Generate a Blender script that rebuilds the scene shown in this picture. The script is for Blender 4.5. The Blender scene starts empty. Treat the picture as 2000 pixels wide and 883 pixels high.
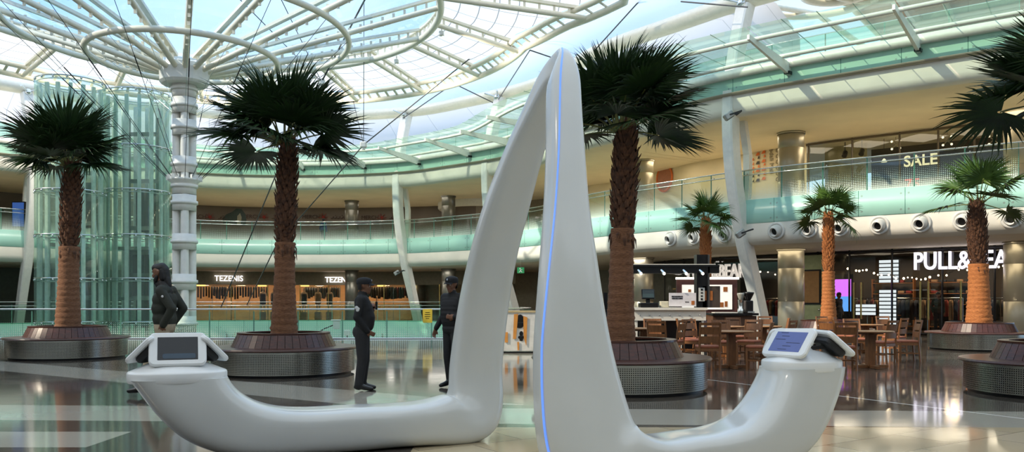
import bpy, bmesh, math, random
import numpy as np
from mathutils import Vector, Matrix, Quaternion
rnd = random.Random(7)
SC = bpy.context.scene
COL = SC.collection
PI = math.pi
F, CX, HZ, CAMZ = 1600.0, 1000.0, 590.0, 1.33

def at(px, py, D):
    return Vector(((px - CX) / F * D, D, CAMZ + (HZ - py) / F * D))
def ground(px, py, z=0.0):
    return at(px, py, (CAMZ - z) * F / (py - HZ))

# ------------------------------------------------------------------ camera
cd = bpy.data.cameras.new('camera'); cam = bpy.data.objects.new('camera', cd); COL.objects.link(cam)
cam.location = (0, 0, CAMZ); cam.rotation_euler = (PI / 2, 0, 0)
cd.sensor_width = 36; cd.lens = 36 * F / 2000; cd.shift_y = (HZ - 441.5) / 2000
cd.clip_start = 0.05; cd.clip_end = 500
SC.camera = cam

# ------------------------------------------------------------------ materials
def lin(c):
    c = c / 255.0
    return c / 12.92 if c <= 0.04045 else ((c + 0.055) / 1.055) ** 2.4
def rgb(c, a=1.0):
    return (lin(c[0]), lin(c[1]), lin(c[2]), a)
MATS = {}
def new_mat(name):
    m = bpy.data.materials.new(name); m.use_nodes = True
    nt = m.node_tree; nt.nodes.clear()
    out = nt.nodes.new('ShaderNodeOutputMaterial')
    MATS[name] = m
    return m, nt, out
def N(nt, t, **kw):
    n = nt.nodes.new(t)
    for k, v in kw.items():
        setattr(n, k, v)
    return n
def math_(nt, op, a, b=None, c=None):
    n = nt.nodes.new('ShaderNodeMath'); n.operation = op
    for i, v in enumerate((a, b, c)):
        if v is None: continue
        if isinstance(v, (int, float)): n.inputs[i].default_value = v
        else: nt.links.new(v, n.inputs[i])
    return n.outputs[0]
def mixc(nt, fac, a, b):
    n = nt.nodes.new('ShaderNodeMix'); n.data_type = 'RGBA'
    for i, v in ((0, fac), (6, a), (7, b)):
        if isinstance(v, (int, float)): n.inputs[i].default_value = v
        elif isinstance(v, tuple): n.inputs[i].default_value = v
        else: nt.links.new(v, n.inputs[i])
    return n.outputs[2]
def pmat(name, col, rough=0.5, metal=0.0, var=0.08, scale=6.0, bump=0.0, stretch=None, emit=None, estr=0.0, spec=0.5, col2=None):
    """principled with a little procedural variation"""
    m, nt, out = new_mat(name)
    b = N(nt, 'ShaderNodeBsdfPrincipled')
    nt.links.new(b.outputs[0], out.inputs[0])
    c = rgb(col)
    tc = N(nt, 'ShaderNodeTexCoord'); mp = N(nt, 'ShaderNodeMapping')
    if stretch: mp.inputs['Scale'].default_value = stretch
    nt.links.new(tc.outputs['Object'], mp.inputs[0])
    nz = N(nt, 'ShaderNodeTexNoise'); nz.inputs['Scale'].default_value = scale; nz.inputs['Detail'].default_value = 5
    nt.links.new(mp.outputs[0], nz.inputs['Vector'])
    c2 = rgb(col2) if col2 else tuple(x * (1 - var * 2.2) for x in c[:3]) + (1,)
    rp = N(nt, 'ShaderNodeMapRange'); rp.inputs[1].default_value = 0.35; rp.inputs[2].default_value = 0.68
    nt.links.new(nz.outputs[0], rp.inputs[0])
    nt.links.new(mixc(nt, rp.outputs[0], c, c2), b.inputs['Base Color'])
    b.inputs['Roughness'].default_value = rough; b.inputs['Metallic'].default_value = metal
    b.inputs['Specular IOR Level'].default_value = spec
    if bump:
        bp = N(nt, 'ShaderNodeBump'); bp.inputs['Strength'].default_value = bump; bp.inputs['Distance'].default_value = 0.02
        nt.links.new(nz.outputs[0], bp.inputs['Height']); nt.links.new(bp.outputs[0], b.inputs['Normal'])
    if emit:
        b.inputs['Emission Color'].default_value = rgb(emit); b.inputs['Emission Strength'].default_value = estr
    return m
def fres(nt, base, top, power=3.0):
    lw = N(nt, 'ShaderNodeLayerWeight'); lw.inputs[0].default_value = 0.5
    p = math_(nt, 'POWER', lw.outputs['Facing'], power)
    return math_(nt, 'MULTIPLY_ADD', p, top - base, base)
def glass(name, tint, base=0.05, top=0.6, gcol=(255, 255, 255), rough=0.02, frit=None, seam=None, haze=0.0, hcol=(255,255,255)):
    """thin architectural glass: tinted see-through + mirror; frit = (pitch, v0, v1) white dots between two heights of the UV map"""
    m, nt, out = new_mat(name)
    tr = N(nt, 'ShaderNodeBsdfTransparent'); tr.inputs[0].default_value = rgb(tint)
    gl = N(nt, 'ShaderNodeBsdfGlossy'); gl.inputs['Color'].default_value = rgb(gcol); gl.inputs['Roughness'].default_value = rough
    mx = N(nt, 'ShaderNodeMixShader')
    nt.links.new(fres(nt, base, top), mx.inputs[0]); nt.links.new(tr.outputs[0], mx.inputs[1]); nt.links.new(gl.outputs[0], mx.inputs[2])
    last = mx.outputs[0]
    if haze:
        df = N(nt, 'ShaderNodeBsdfDiffuse'); df.inputs[0].default_value = rgb(hcol)
        tl = N(nt, 'ShaderNodeBsdfTranslucent'); tl.inputs[0].default_value = rgb(hcol)
        a = N(nt, 'ShaderNodeAddShader'); 
        m0 = N(nt, 'ShaderNodeMixShader'); m0.inputs[0].default_value = 0.5
        nt.links.new(df.outputs[0], m0.inputs[1]); nt.links.new(tl.outputs[0], m0.inputs[2])
        m1 = N(nt, 'ShaderNodeMixShader'); m1.inputs[0].default_value = haze
        nt.links.new(last, m1.inputs[1]); nt.links.new(m0.outputs[0], m1.inputs[2]); last = m1.outputs[0]
    if frit:
        pitch, v0, v1, r = frit
        uv = N(nt, 'ShaderNodeUVMap'); sp = N(nt, 'ShaderNodeSeparateXYZ'); nt.links.new(uv.outputs[0], sp.inputs[0])
        fu = math_(nt, 'SUBTRACT', math_(nt, 'FRACT', math_(nt, 'DIVIDE', sp.outputs[0], pitch)), 0.5)
        fv = math_(nt, 'SUBTRACT', math_(nt, 'FRACT', math_(nt, 'DIVIDE', sp.outputs[1], pitch)), 0.5)
        mxx = math_(nt, 'MAXIMUM', math_(nt, 'ABSOLUTE', fu), math_(nt, 'ABSOLUTE', fv))
        # dots grow towards the bottom of the panel
        t = N(nt, 'ShaderNodeMapRange'); t.inputs[1].default_value = v0; t.inputs[2].default_value = v1
        t.inputs[3].default_value = r; t.inputs[4].default_value = 0.0
        nt.links.new(sp.outputs[1], t.inputs[0])
        dot = math_(nt, 'LESS_THAN', mxx, t.outputs[0])
        df = N(nt, 'ShaderNodeBsdfDiffuse'); df.inputs[0].default_value = rgb((225, 240, 228))
        m2 = N(nt, 'ShaderNodeMixShader'); nt.links.new(math_(nt, 'MULTIPLY', dot, 0.8), m2.inputs[0])
        nt.links.new(last, m2.inputs[1]); nt.links.new(df.outputs[0], m2.inputs[2]); last = m2.outputs[0]
    nt.links.new(last, out.inputs[0])
    return m
def membrane(name, col, trans=0.2, transl=0.6, seam=None, scol=(150, 150, 150)):
    """stretched translucent roof skin with welded seams (UV grid)"""
    m, nt, out = new_mat(name)
    c = rgb(col)
    colour = c
    if seam:
        du, dv, w = seam
        uv = N(nt, 'ShaderNodeUVMap'); sp = N(nt, 'ShaderNodeSeparateXYZ'); nt.links.new(uv.outputs[0], sp.inputs[0])
        a = math_(nt, 'FRACT', math_(nt, 'DIVIDE', sp.outputs[0], du)); b = math_(nt, 'FRACT', math_(nt, 'DIVIDE', sp.outputs[1], dv))
        k = math_(nt, 'MAXIMUM', math_(nt, 'LESS_THAN', a, w / du), math_(nt, 'LESS_THAN', b, w / dv))
        colour = mixc(nt, k, c, rgb(scol))
    df = N(nt, 'ShaderNodeBsdfDiffuse'); tl = N(nt, 'ShaderNodeBsdfTranslucent'); tr = N(nt, 'ShaderNodeBsdfTransparent')
    for n_ in (df, tl):
        if isinstance(colour, tuple): n_.inputs[0].default_value = colour
        else: nt.links.new(colour, n_.inputs[0])
    m0 = N(nt, 'ShaderNodeMixShader'); m0.inputs[0].default_value = transl
    nt.links.new(df.outputs[0], m0.inputs[1]); nt.links.new(tl.outputs[0], m0.inputs[2])
    m1 = N(nt, 'ShaderNodeMixShader'); m1.inputs[0].default_value = trans
    nt.links.new(m0.outputs[0], m1.inputs[1]); nt.links.new(tr.outputs[0], m1.inputs[2])
    nt.links.new(m1.outputs[0], out.inputs[0])
    return m
def emat(name, col, s):
    m, nt, out = new_mat(name)
    e = N(nt, 'ShaderNodeEmission'); e.inputs[0].default_value = rgb(col); e.inputs[1].default_value = s
    nt.links.new(e.outputs[0], out.inputs[0]); return m
def uvpanel(name, col, rough, pitch, seamcol, w=0.02, bolts=True, spec=0.5):
    """opaque glazed cladding: vertical joints every pitch metres and bolt heads by UV"""
    m, nt, out = new_mat(name)
    b = N(nt, 'ShaderNodeBsdfPrincipled'); nt.links.new(b.outputs[0], out.inputs[0])
    uv = N(nt, 'ShaderNodeUVMap'); sp = N(nt, 'ShaderNodeSeparateXYZ'); nt.links.new(uv.outputs[0], sp.inputs[0])
    fu = math_(nt, 'FRACT', math_(nt, 'DIVIDE', sp.outputs[0], pitch))
    k = math_(nt, 'LESS_THAN', fu, w / pitch)
    nz = N(nt, 'ShaderNodeTexNoise'); nz.inputs['Scale'].default_value = 0.7; nt.links.new(uv.outputs[0], nz.inputs['Vector'])
    c = rgb(col)
    base = mixc(nt, nz.outputs[0], c, tuple(x * 0.85 for x in c[:3]) + (1,))
    base = mixc(nt, k, base, rgb(seamcol))
    if bolts:
        du = math_(nt, 'MULTIPLY', math_(nt, 'SUBTRACT', math_(nt, 'ABSOLUTE', math_(nt, 'SUBTRACT', fu, 0.5)), 0.42), pitch)
        for vv in (0.18, 0.72):
            dv = math_(nt, 'SUBTRACT', sp.outputs[1], vv)
            d = math_(nt, 'ADD', math_(nt, 'MULTIPLY', du, du), math_(nt, 'MULTIPLY', dv, dv))
            base = mixc(nt, math_(nt, 'LESS_THAN', d, 0.0012), base, rgb((150, 175, 165)))
    nt.links.new(base, b.inputs['Base Color'])
    b.inputs['Roughness'].default_value = rough; b.inputs['Specular IOR Level'].default_value = spec
    return m

# ------------------------------------------------------------------ mesh builder
class MB:
    def __init__(s):
        s.v = []; s.f = []; s.mi = []; s.sm = []; s.uv = {}
    def add(s, vs, fs, mi=0, smooth=False, uvs=None):
        o = len(s.v); s.v += [tuple(p) for p in vs]
        for k, f in enumerate(fs):
            if uvs is not None: s.uv[len(s.f)] = uvs[k]
            s.f.append(tuple(i + o for i in f)); s.mi.append(mi); s.sm.append(smooth)
        return s
    def box(s, c, size, rot=None, mi=0):
        x, y, z = (d / 2 for d in size); c = Vector(c)
        P = [Vector((i * x, j * y, k * z)) for i in (-1, 1) for j in (-1, 1) for k in (-1, 1)]
        if rot is not None:
            R = rot if isinstance(rot, Matrix) else Matrix.Rotation(rot, 3, 'Z')
            P = [R @ p for p in P]
        return s.add([p + c for p in P], [(0, 1, 3, 2), (4, 6, 7, 5), (0, 4, 5, 1), (2, 3, 7, 6), (0, 2, 6, 4), (1, 5, 7, 3)], mi)
    def rbox(s, c, size, r=0.01, rot=None, mi=0, n=4):
        """box with rounded vertical-edge outline (in local XY) and chamfered rims"""
        x, y, z = (d / 2 for d in size); c = Vector(c); r = min(r, x * .99, y * .99); ch = min(r * .5, z * .5)
        def outl(ins, zz):
            pts = []
            for q, (sx, sy) in enumerate(((1, 1), (-1, 1), (-1, -1), (1, -1))):
                for k in range(n + 1):
                    a = PI / 2 * (q + k / n)
                    rr = max(r - ins, 1e-4)
                    pts.append(Vector((sx * (x - r) + rr * math.cos(a), sy * (y - r) + rr * math.sin(a), zz)))
            return pts
        rows = [outl(ch, -z), outl(0, -z + ch), outl(0, z - ch), outl(ch, z)]
        m = len(rows[0]); vs = [p for row in rows for p in row]
        if rot is not None:
            R = rot if isinstance(rot, Matrix) else Matrix.Rotation(rot, 3, 'Z')
            vs = [R @ p for p in vs]
        fs = [(a * m + i, a * m + (i + 1) % m, (a + 1) * m + (i + 1) % m, (a + 1) * m + i) for a in range(3) for i in range(m)]
        fs += [tuple(range(m))[::-1], tuple(range(3 * m, 4 * m))]
        return s.add([p + c for p in vs], fs, mi)
    def tube(s, p0, p1, r0, r1=None, n=10, caps=True, mi=0, smooth=True):
        return s.pipe([p0, p1], [r0, r0 if r1 is None else r1], n, caps, mi, smooth)
    def pipe(s, pts, r, n=10, caps=True, mi=0, smooth=True, closed=False):
        pts = [Vector(p) for p in pts]; m = len(pts)
        rs = r if isinstance(r, (list, tuple)) else [r] * m
        tans = []
        for i in range(m):
            a = pts[(i - 1) % m] if (closed or i > 0) else pts[i]; b = pts[(i + 1) % m] if (closed or i < m - 1) else pts[i]
            tans.append((b - a).normalized())
        up = Vector((0, 0, 1)) if abs(tans[0].z) < 0.9 else Vector((1, 0, 0))
        u = tans[0].cross(up).normalized(); vs = []
        for i in range(m):
            u = (u - tans[i] * u.dot(tans[i])).normalized(); w = tans[i].cross(u)
            for k in range(n):
                a = 2 * PI * k / n
                vs.append(pts[i] + (u * math.cos(a) + w * math.sin(a)) * rs[i])
        fs = []
        for i in range(m if closed else m - 1):
            j = (i + 1) % m
            for k in range(n):
                fs.append((i * n + k, i * n + (k + 1) % n, j * n + (k + 1) % n, j * n + k))
        s.add(vs, fs, mi, smooth)
        if caps and not closed:
            s.add([vs[k] for k in range(n)], [tuple(range(n))[::-1]], mi); s.add(vs[-n:], [tuple(range(n))], mi)
        return s
    def bar(s, p0, p1, w, h, up=(0, 0, 1), mi=0, w1=None, h1=None):
        p0 = Vector(p0); p1 = Vector(p1); t = (p1 - p0).normalized(); up = Vector(up)
        if abs(t.dot(up)) > 0.98: up = Vector((0, 1, 0))
        a = t.cross(up).normalized(); b = a.cross(t).normalized(); w1 = w if w1 is None else w1; h1 = h if h1 is None else h1
        vs = [p0 + a * w / 2 * i + b * h / 2 * j for i, j in ((-1, -1), (1, -1), (1, 1), (-1, 1))] + \
             [p1 + a * w1 / 2 * i + b * h1 / 2 * j for i, j in ((-1, -1), (1, -1), (1, 1), (-1, 1))]
        return s.add(vs, [(3, 2, 1, 0), (4, 5, 6, 7), (0, 1, 5, 4), (1, 2, 6, 5), (2, 3, 7, 6), (3, 0, 4, 7)], mi)
    def lathe(s, prof, n=24, c=(0, 0, 0), mi=0, smooth=True, caps=(False, False), a0=0, a1=2 * PI, uvr=None):
        c = Vector(c); full = abs(a1 - a0 - 2 * PI) < 1e-6; cols = n if full else n + 1; vs = []
        for r, z in prof:
            for k in range(cols):
                a = a0 + (a1 - a0) * k / n
                vs.append(c + Vector((r * math.cos(a), r * math.sin(a), z)))
        fs = []; uvs = []
        for i in range(len(prof) - 1):
            for k in range(n):
                k2 = (k + 1) % cols
                fs.append((i * cols + k, i * cols + k2, (i + 1) * cols + k2, (i + 1) * cols + k))
                R = uvr or 1
                ua, ub = R * (a1 - a0) * k / n, R * (a1 - a0) * (k + 1) / n
                uvs.append(((ua, prof[i][1]), (ub, prof[i][1]), (ub, prof[i + 1][1]), (ua, prof[i + 1][1])))
        s.add(vs, fs, mi, smooth, uvs)
        if caps[0]: s.add(vs[:cols], [tuple(range(cols))[::-1]], mi)
        if caps[1]: s.add(vs[-cols:], [tuple(range(cols))], mi)
        return s
    def sphere(s, c, r, n=12, mi=0, sc=(1, 1, 1)):
        c = Vector(c); m = max(4, n // 2); vs = []; 
        for i in range(m + 1):
            th = PI * i / m
            for k in range(n):
                a = 2 * PI * k / n
                vs.append(c + Vector((r * sc[0] * math.sin(th) * math.cos(a), r * sc[1] * math.sin(th) * math.sin(a), -r * sc[2] * math.cos(th))))
        fs = [(i * n + k, i * n + (k + 1) % n, (i + 1) * n + (k + 1) % n, (i + 1) * n + k) for i in range(m) for k in range(n)]
        return s.add(vs, fs, mi, True)
    def prism(s, poly, z0, z1, mi=0, M=None):
        n = len(poly)
        vs = [Vector((x, y, z0)) for x, y in poly] + [Vector((x, y, z1)) for x, y in poly]
        if M is not None: vs = [M @ p for p in vs]
        return s.add(vs, [tuple(range(n))[::-1], tuple(range(n, 2 * n))] + [(i, (i + 1) % n, n + (i + 1) % n, n + i) for i in range(n)], mi)
    def grid(s, rows, closed=False, mi=0, smooth=True, uvs=None):
        m = len(rows[0]); vs = [p for r in rows for p in r]; fs = []; U = [] if uvs else None
        for i in range(len(rows) - 1):
            for k in range(m if closed else m - 1):
                k2 = (k + 1) % m
                fs.append((i * m + k, i * m + k2, (i + 1) * m + k2, (i + 1) * m + k))
                if uvs: U.append((uvs[i][k], uvs[i][k2], uvs[i + 1][k2], uvs[i + 1][k]))
        return s.add(vs, fs, mi, smooth, U)
    def mesh(s, name, mats):
        me = bpy.data.meshes.new(name); me.from_pydata(s.v, [], s.f)
        for m in (mats if isinstance(mats, (list, tuple)) else [mats]): me.materials.append(m)
        me.polygons.foreach_set('material_index', s.mi); me.polygons.foreach_set('use_smooth', s.sm)
        if s.uv:
            uvl = me.uv_layers.new(name='UVMap')
            for fi, uv in s.uv.items():
                p = me.polygons[fi]
                for li, t in zip(p.loop_indices, uv): uvl.data[li].uv = t
        me.validate(); me.update()
        return me
    def build(s, name, mats, parent=None, loc=None):
        o = bpy.data.objects.new(name, s.mesh(name, mats)); COL.objects.link(o)
        if parent is not None: o.parent = parent
        if loc is not None: o.location = loc
        return o

def tag(o, label=None, cat=None, group=None, kind=None):
    if label: o['label'] = label
    if cat: o['category'] = cat
    if group: o['group'] = group
    if kind: o['kind'] = kind
    return o
def thing(name, label, cat, loc=(0, 0, 0), rz=0.0, group=None):
    o = bpy.data.objects.new(name, None); COL.objects.link(o); o.empty_display_size = 0.1
    o.location = loc; o.rotation_euler = (0, 0, rz)
    return tag(o, label, cat, group)
def part(name, mb, mats, parent, label=None, kind=None):
    o = mb.build(name, mats, parent)
    return tag(o, label=label, kind=kind)
def struct(name, mb, mats, parent=None):
    o = mb.build(name, mats, parent)
    if parent is None: o['kind'] = 'structure'
    return o
def kids(o): return [c for c in bpy.data.objects if c.parent == o]
def copy_tree(o, parent=None):
    c = o.copy(); COL.objects.link(c)
    if parent is not None: c.parent = parent
    for ch in kids(o): copy_tree(ch, c)
    return c
def text_mb(txt, size, extrude, font_scale=(1, 1), offset=0.0):
    """letters as real extruded meshes lying in local XY (x right, y up)"""
    cu = bpy.data.curves.new('t', 'FONT'); cu.body = txt; cu.size = size; cu.extrude = extrude; cu.offset = offset; cu.resolution_u = 4
    cu.align_x = 'CENTER'; cu.align_y = 'CENTER'
    ob = bpy.data.objects.new('t', cu); COL.objects.link(ob)
    bpy.context.view_layer.update()
    me = bpy.data.meshes.new_from_object(ob.evaluated_get(bpy.context.evaluated_depsgraph_get()))
    mb = MB(); mb.add([(v.co.x * font_scale[0], v.co.y * font_scale[1], v.co.z) for v in me.vertices], [tuple(p.vertices) for p in me.polygons])
    bpy.data.objects.remove(ob); bpy.data.curves.remove(cu); bpy.data.meshes.remove(me)
    return mb
def smoothstep(t): return t * t * (3 - 2 * t)
def catmull(P, sub):
    """Catmull-Rom through numpy rows"""
    P = np.array(P, float); n = len(P); out = []
    for i in range(n - 1):
        p0, p1, p2, p3 = P[max(i - 1, 0)], P[i], P[i + 1], P[min(i + 2, n - 1)]
        for k in range(sub):
            t = k / sub
            out.append(0.5 * ((2 * p1) + (-p0 + p2) * t + (2 * p0 - 5 * p1 + 4 * p2 - p3) * t * t + (-p0 + 3 * p1 - 3 * p2 + p3) * t ** 3))
    out.append(P[-1]); return np.array(out)

# palette
white = pmat('white_paint', (236, 234, 226), 0.4, var=0.03)
shell = pmat('white_shell', (206, 208, 206), 0.14, var=0.02, scale=2, spec=0.7)
plaster = pmat('plaster', (242, 236, 222), 0.75, var=0.03, scale=1.5)
soffit = pmat('soffit_plaster', (246, 234, 208), 0.8, var=0.04, scale=0.6)
cream = pmat('cream_steel', (238, 232, 212), 0.4, var=0.03)
teal = uvpanel('turquoise_glass_cladding', (172, 220, 204), 0.28, 1.5, (70, 120, 105))
steelc = pmat('champagne_metal', (176, 168, 148), 0.35, 0.55, var=0.05, scale=1.0)
chrome = pmat('polished_steel', (215, 218, 215), 0.18, 1.0, var=0.02)
darkm = pmat('black_metal', (24, 24, 26), 0.35, 0.4, var=0.05)
rubber = pmat('dark_trim', (38, 38, 40), 0.6)
wood = pmat('chair_wood', (136, 90, 54), 0.42, var=0.14, scale=5, stretch=(6, 6, 1), bump=0.05)
tablew = pmat('table_wood', (166, 116, 72), 0.38, var=0.12, scale=4, stretch=(1, 7, 1))
ipe = pmat('bench_hardwood', (78, 36, 26), 0.35, var=0.2, scale=5, stretch=(2, 2, 8), col2=(48, 20, 16))
seatw = pmat('bench_seat_wood', (74, 42, 32), 0.28, var=0.15, scale=3)
cushion = pmat('cushion_fabric', (164, 98, 72), 0.8, var=0.08, scale=20)
soil = pmat('planter_soil', (46, 34, 26), 0.95, var=0.2, scale=20, bump=0.5)
bark = pmat('fibrous_bark', (136, 94, 64), 0.85, var=0.18, scale=9, stretch=(2, 2, 14), bump=0.6, col2=(94, 60, 40))
warmbark = pmat('sunlit_tawny_bark', (196, 124, 66), 0.85, var=0.18, scale=9, stretch=(2, 2, 14), bump=0.6, col2=(140, 80, 42))  # lighter bark of the back palms, with warm sunlight put into the colour
boots = pmat('old_leaf_bases', (104, 68, 44), 0.85, var=0.2, scale=14, bump=0.3, col2=(58, 36, 24))
leaf = pmat('palm_leaf', (44, 70, 30), 0.45, var=0.25, scale=3, col2=(26, 44, 20))
leafl = pmat('lit_green_leaf', (92, 122, 52), 0.45, var=0.25, scale=3, col2=(52, 82, 34))  # leaf green brightened so the colour carries the light on the back crowns
petm = pmat('leaf_stalk', (110, 112, 56), 0.5, var=0.1)
clear = glass('clear_rail_glass', (226, 242, 234), 0.05, 0.5, frit=(0.06, 0.0, 0.85, 0.47))
nearfrit = glass('dotted_rail_glass', (222, 242, 232), 0.05, 0.5, frit=(0.075, 0.0, 0.75, 0.40))
canopyg = glass('green_canopy_glass', (218, 242, 228), 0.10, 0.5, haze=0.16, hcol=(214, 240, 226))
liftg = glass('green_lift_glass', (230, 244, 236), 0.08, 0.6, gcol=(236, 250, 242), haze=0.16, hcol=(214, 238, 224))
shopg = glass('shopfront_glass', (228, 230, 224), 0.045, 0.3)
roofg = glass('roof_pane', (228, 240, 252), 0.03, 0.3)
# ------------------------------------------------------------------ world, sun, render look
w = bpy.data.worlds.new('world'); SC.world = w; w.use_nodes = True
nt = w.node_tree; nt.nodes.clear()
wo = N(nt, 'ShaderNodeOutputWorld'); bg = N(nt, 'ShaderNodeBackground'); nt.links.new(bg.outputs[0], wo.inputs[0])
tc = N(nt, 'ShaderNodeTexCoord'); nz = N(nt, 'ShaderNodeTexNoise'); nz.inputs['Scale'].default_value = 2.2; nz.inputs['Detail'].default_value = 6
nt.links.new(tc.outputs['Generated'], nz.inputs['Vector'])
mr = N(nt, 'ShaderNodeMapRange'); mr.inputs[1].default_value = 0.45; mr.inputs[2].default_value = 0.75; nt.links.new(nz.outputs[0], mr.inputs[0])
nt.links.new(mixc(nt, mr.outputs[0], (0.42, 0.68, 1.0, 1), (0.82, 0.9, 1.0, 1)), bg.inputs[0])
bg.inputs[1].default_value = 0.9
sd = bpy.data.lights.new('sun', 'SUN'); sun = bpy.data.objects.new('sun', sd); COL.objects.link(sun)
sd.energy = 2.9; sd.angle = 0.012; sd.color = (1.0, 0.86, 0.66)
sdir = Vector((0.74, 0.22, -0.62)).normalized()
sun.rotation_euler = sdir.to_track_quat('-Z', 'Y').to_euler(); sun.location = (-30, 0, 40)
vs_ = SC.view_settings; vs_.view_transform = 'Standard'; vs_.look = 'None'; vs_.gamma = 1; vs_.exposure = 0.8; vs_.use_curve_mapping = False
SC.cycles.use_denoising = True
SC.cycles.max_bounces = 10; SC.cycles.transparent_max_bounces = 32; SC.cycles.diffuse_bounces = 4; SC.cycles.glossy_bounces = 4
SC.cycles.caustics_reflective = False; SC.cycles.caustics_refractive = False; SC.cycles.sample_clamp_indirect = 6

# ------------------------------------------------------------------ the plan curve of the balcony edge
EP = [(-30, 6), (-32.5, 16), (-33, 26), (-31.5, 36), (-27.2, 43.6), (-19.4, 50), (-12.8, 51.2), (-6.7, 50), (-2.9, 47.4), (1.03, 43.6), (3.77, 37.8), (6.4, 34.3),
      (9.1, 31), (13.0, 27.8), (16.2, 25.4), (21.5, 21.5), (27, 18), (33, 15)]
ED = catmull(EP, 10)
dd = np.gradient(ED, axis=0); dd /= np.linalg.norm(dd, axis=1)[:, None]
EN = np.stack([-dd[:, 1], dd[:, 0]], 1)
for _ in range(6):
    EN[1:-1] = (EN[:-2] + EN[1:-1] + EN[2:]) / 3
EN /= np.linalg.norm(EN, axis=1)[:, None]
ES = np.concatenate([[0], np.cumsum(np.linalg.norm(np.diff(ED, axis=0), axis=1))])
NE = len(ED)
def ept(s, off=0.0, z=0.0):
    """point at arc length s along the edge, off metres outwards"""
    x = np.interp(s, ES, ED[:, 0]); y = np.interp(s, ES, ED[:, 1]); nx = np.interp(s, ES, EN[:, 0]); ny = np.interp(s, ES, EN[:, 1])
    l = math.hypot(nx, ny)
    return Vector((x + nx / l * off, y + ny / l * off, z))
def enrm(s):
    nx = np.interp(s, ES, EN[:, 0]); ny = np.interp(s, ES, EN[:, 1]); return Vector((nx, ny, 0)).normalized()
def s_at(px, off=0.0):
    """arc length where the offset curve crosses the sight line through column px"""
    best = None
    for s in np.arange(ES[30], ES[-1], 0.05):
        p = ept(s, off)
        if p.y > 5:
            e = abs(p.x / p.y * F + CX - px)
            if best is None or e < best[0]: best = (e, s)
    return best[1]
def facing(n):
    """z-rotation that turns local -Y to point into the atrium (against the outward normal)"""
    return math.atan2(n.y, n.x) - PI / 2
def sweep(prof, s0=None, s1=None, step=0.8, mi=0, mb=None, smooth=True, vbase=None):
    s0 = ES[0] if s0 is None else s0; s1 = ES[-1] if s1 is None else s1
    n = max(2, int((s1 - s0) / step) + 1); ss = np.linspace(s0, s1, n)
    mb = mb or MB(); v0 = prof[0][1] if vbase is None else vbase
    rows = [[ept(s, o, z) for s in ss] for o, z in prof]
    L = [0.0]
    for a, b in zip(prof, prof[1:]): L.append(L[-1] + math.hypot(b[0] - a[0], b[1] - a[1]))
    uvs = [[(s - s0, l) for s in ss] for l in L]
    return mb.grid(rows, False, mi, smooth, uvs)
SL, SR = ES[0], ES[-1]

# ------------------------------------------------------------------ floor with the atrium void
def hole_poly():
    near = [(-28.5, 29.6), (-20, 29.6), (-10, 29.6), (-4, 29.55), (-1.6, 29.8), (-0.2, 30.8), (0.5, 32.6), (0.7, 35), (0.2, 39)]
    far = []
    sa, sb = s_at(985), ES[30]
    for s in np.linspace(sa, sb, 40):
        p = ept(s, 0.0); far.append((p.x, p.y))
    far = [p for p in far if p[1] > 30.5]
    return near, far
H_NEAR, H_FAR = hole_poly()
bmf = bmesh.new()
def loop(pts):
    vs = [bmf.verts.new((x, y, 0)) for x, y in pts]
    return [bmf.edges.new((vs[i], vs[(i + 1) % len(vs)])) for i in range(len(vs))]
es = loop([(-60, -4), (48, -4), (48, 80), (-60, 80)]) + loop(H_NEAR + H_FAR)
bmesh.ops.triangle_fill(bmf, edges=es, use_beauty=True)
bmesh.ops.recalc_face_normals(bmf, faces=bmf.faces)
for f in bmf.faces:
    if f.normal.z < 0: f.normal_flip()
me = bpy.data.meshes.new('floor'); bmf.to_mesh(me); bmf.free()
# floor material: polished stone tiles with pale inlaid bands and a painted reflection
m, nt, out = new_mat('polished_stone_floor')
b = N(nt, 'ShaderNodeBsdfPrincipled'); nt.links.new(b.outputs[0], out.inputs[0])
tc = N(nt, 'ShaderNodeTexCoord'); sp = N(nt, 'ShaderNodeSeparateXYZ'); nt.links.new(tc.outputs['Object'], sp.inputs[0])
X, Y = sp.outputs[0], sp.outputs[1]
mp = N(nt, 'ShaderNodeMapping'); mp.inputs['Rotation'].default_value = (0, 0, math.radians(-33)); nt.links.new(tc.outputs['Object'], mp.inputs[0])
bk = N(nt, 'ShaderNodeTexBrick'); bk.inputs['Scale'].default_value = 1.0; bk.inputs['Mortar Size'].default_value = 0.006
bk.inputs['Brick Width'].default_value = 1.2; bk.inputs['Row Height'].default_value = 0.6; bk.inputs['Bias'].default_value = -0.1
bk.inputs['Color1'].default_value = rgb((92, 84, 76)); bk.inputs['Color2'].default_value = rgb((72, 66, 60)); bk.inputs['Mortar'].default_value = rgb((58, 52, 46))
nt.links.new(mp.outputs[0], bk.inputs['Vector'])
bk2 = N(nt, 'ShaderNodeTexBrick'); bk2.inputs['Scale'].default_value = 1.0; bk2.inputs['Mortar Size'].default_value = 0.006
bk2.inputs['Brick Width'].default_value = 1.1; bk2.inputs['Row Height'].default_value = 0.6
bk2.inputs['Color1'].default_value = rgb((206, 190, 158)); bk2.inputs['Color2'].default_value = rgb((188, 170, 138)); bk2.inputs['Mortar'].default_value = rgb((140, 122, 98))
nt.links.new(mp.outputs[0], bk2.inputs['Vector'])
nz = N(nt, 'ShaderNodeTexNoise'); nz.inputs['Scale'].default_value = 60; nz.inputs['Detail'].default_value = 3; nt.links.new(tc.outputs['Object'], nz.inputs['Vector'])
pale = mixc(nt, nz.outputs[0], rgb((180, 174, 160)), rgb((168, 162, 149)))
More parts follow.
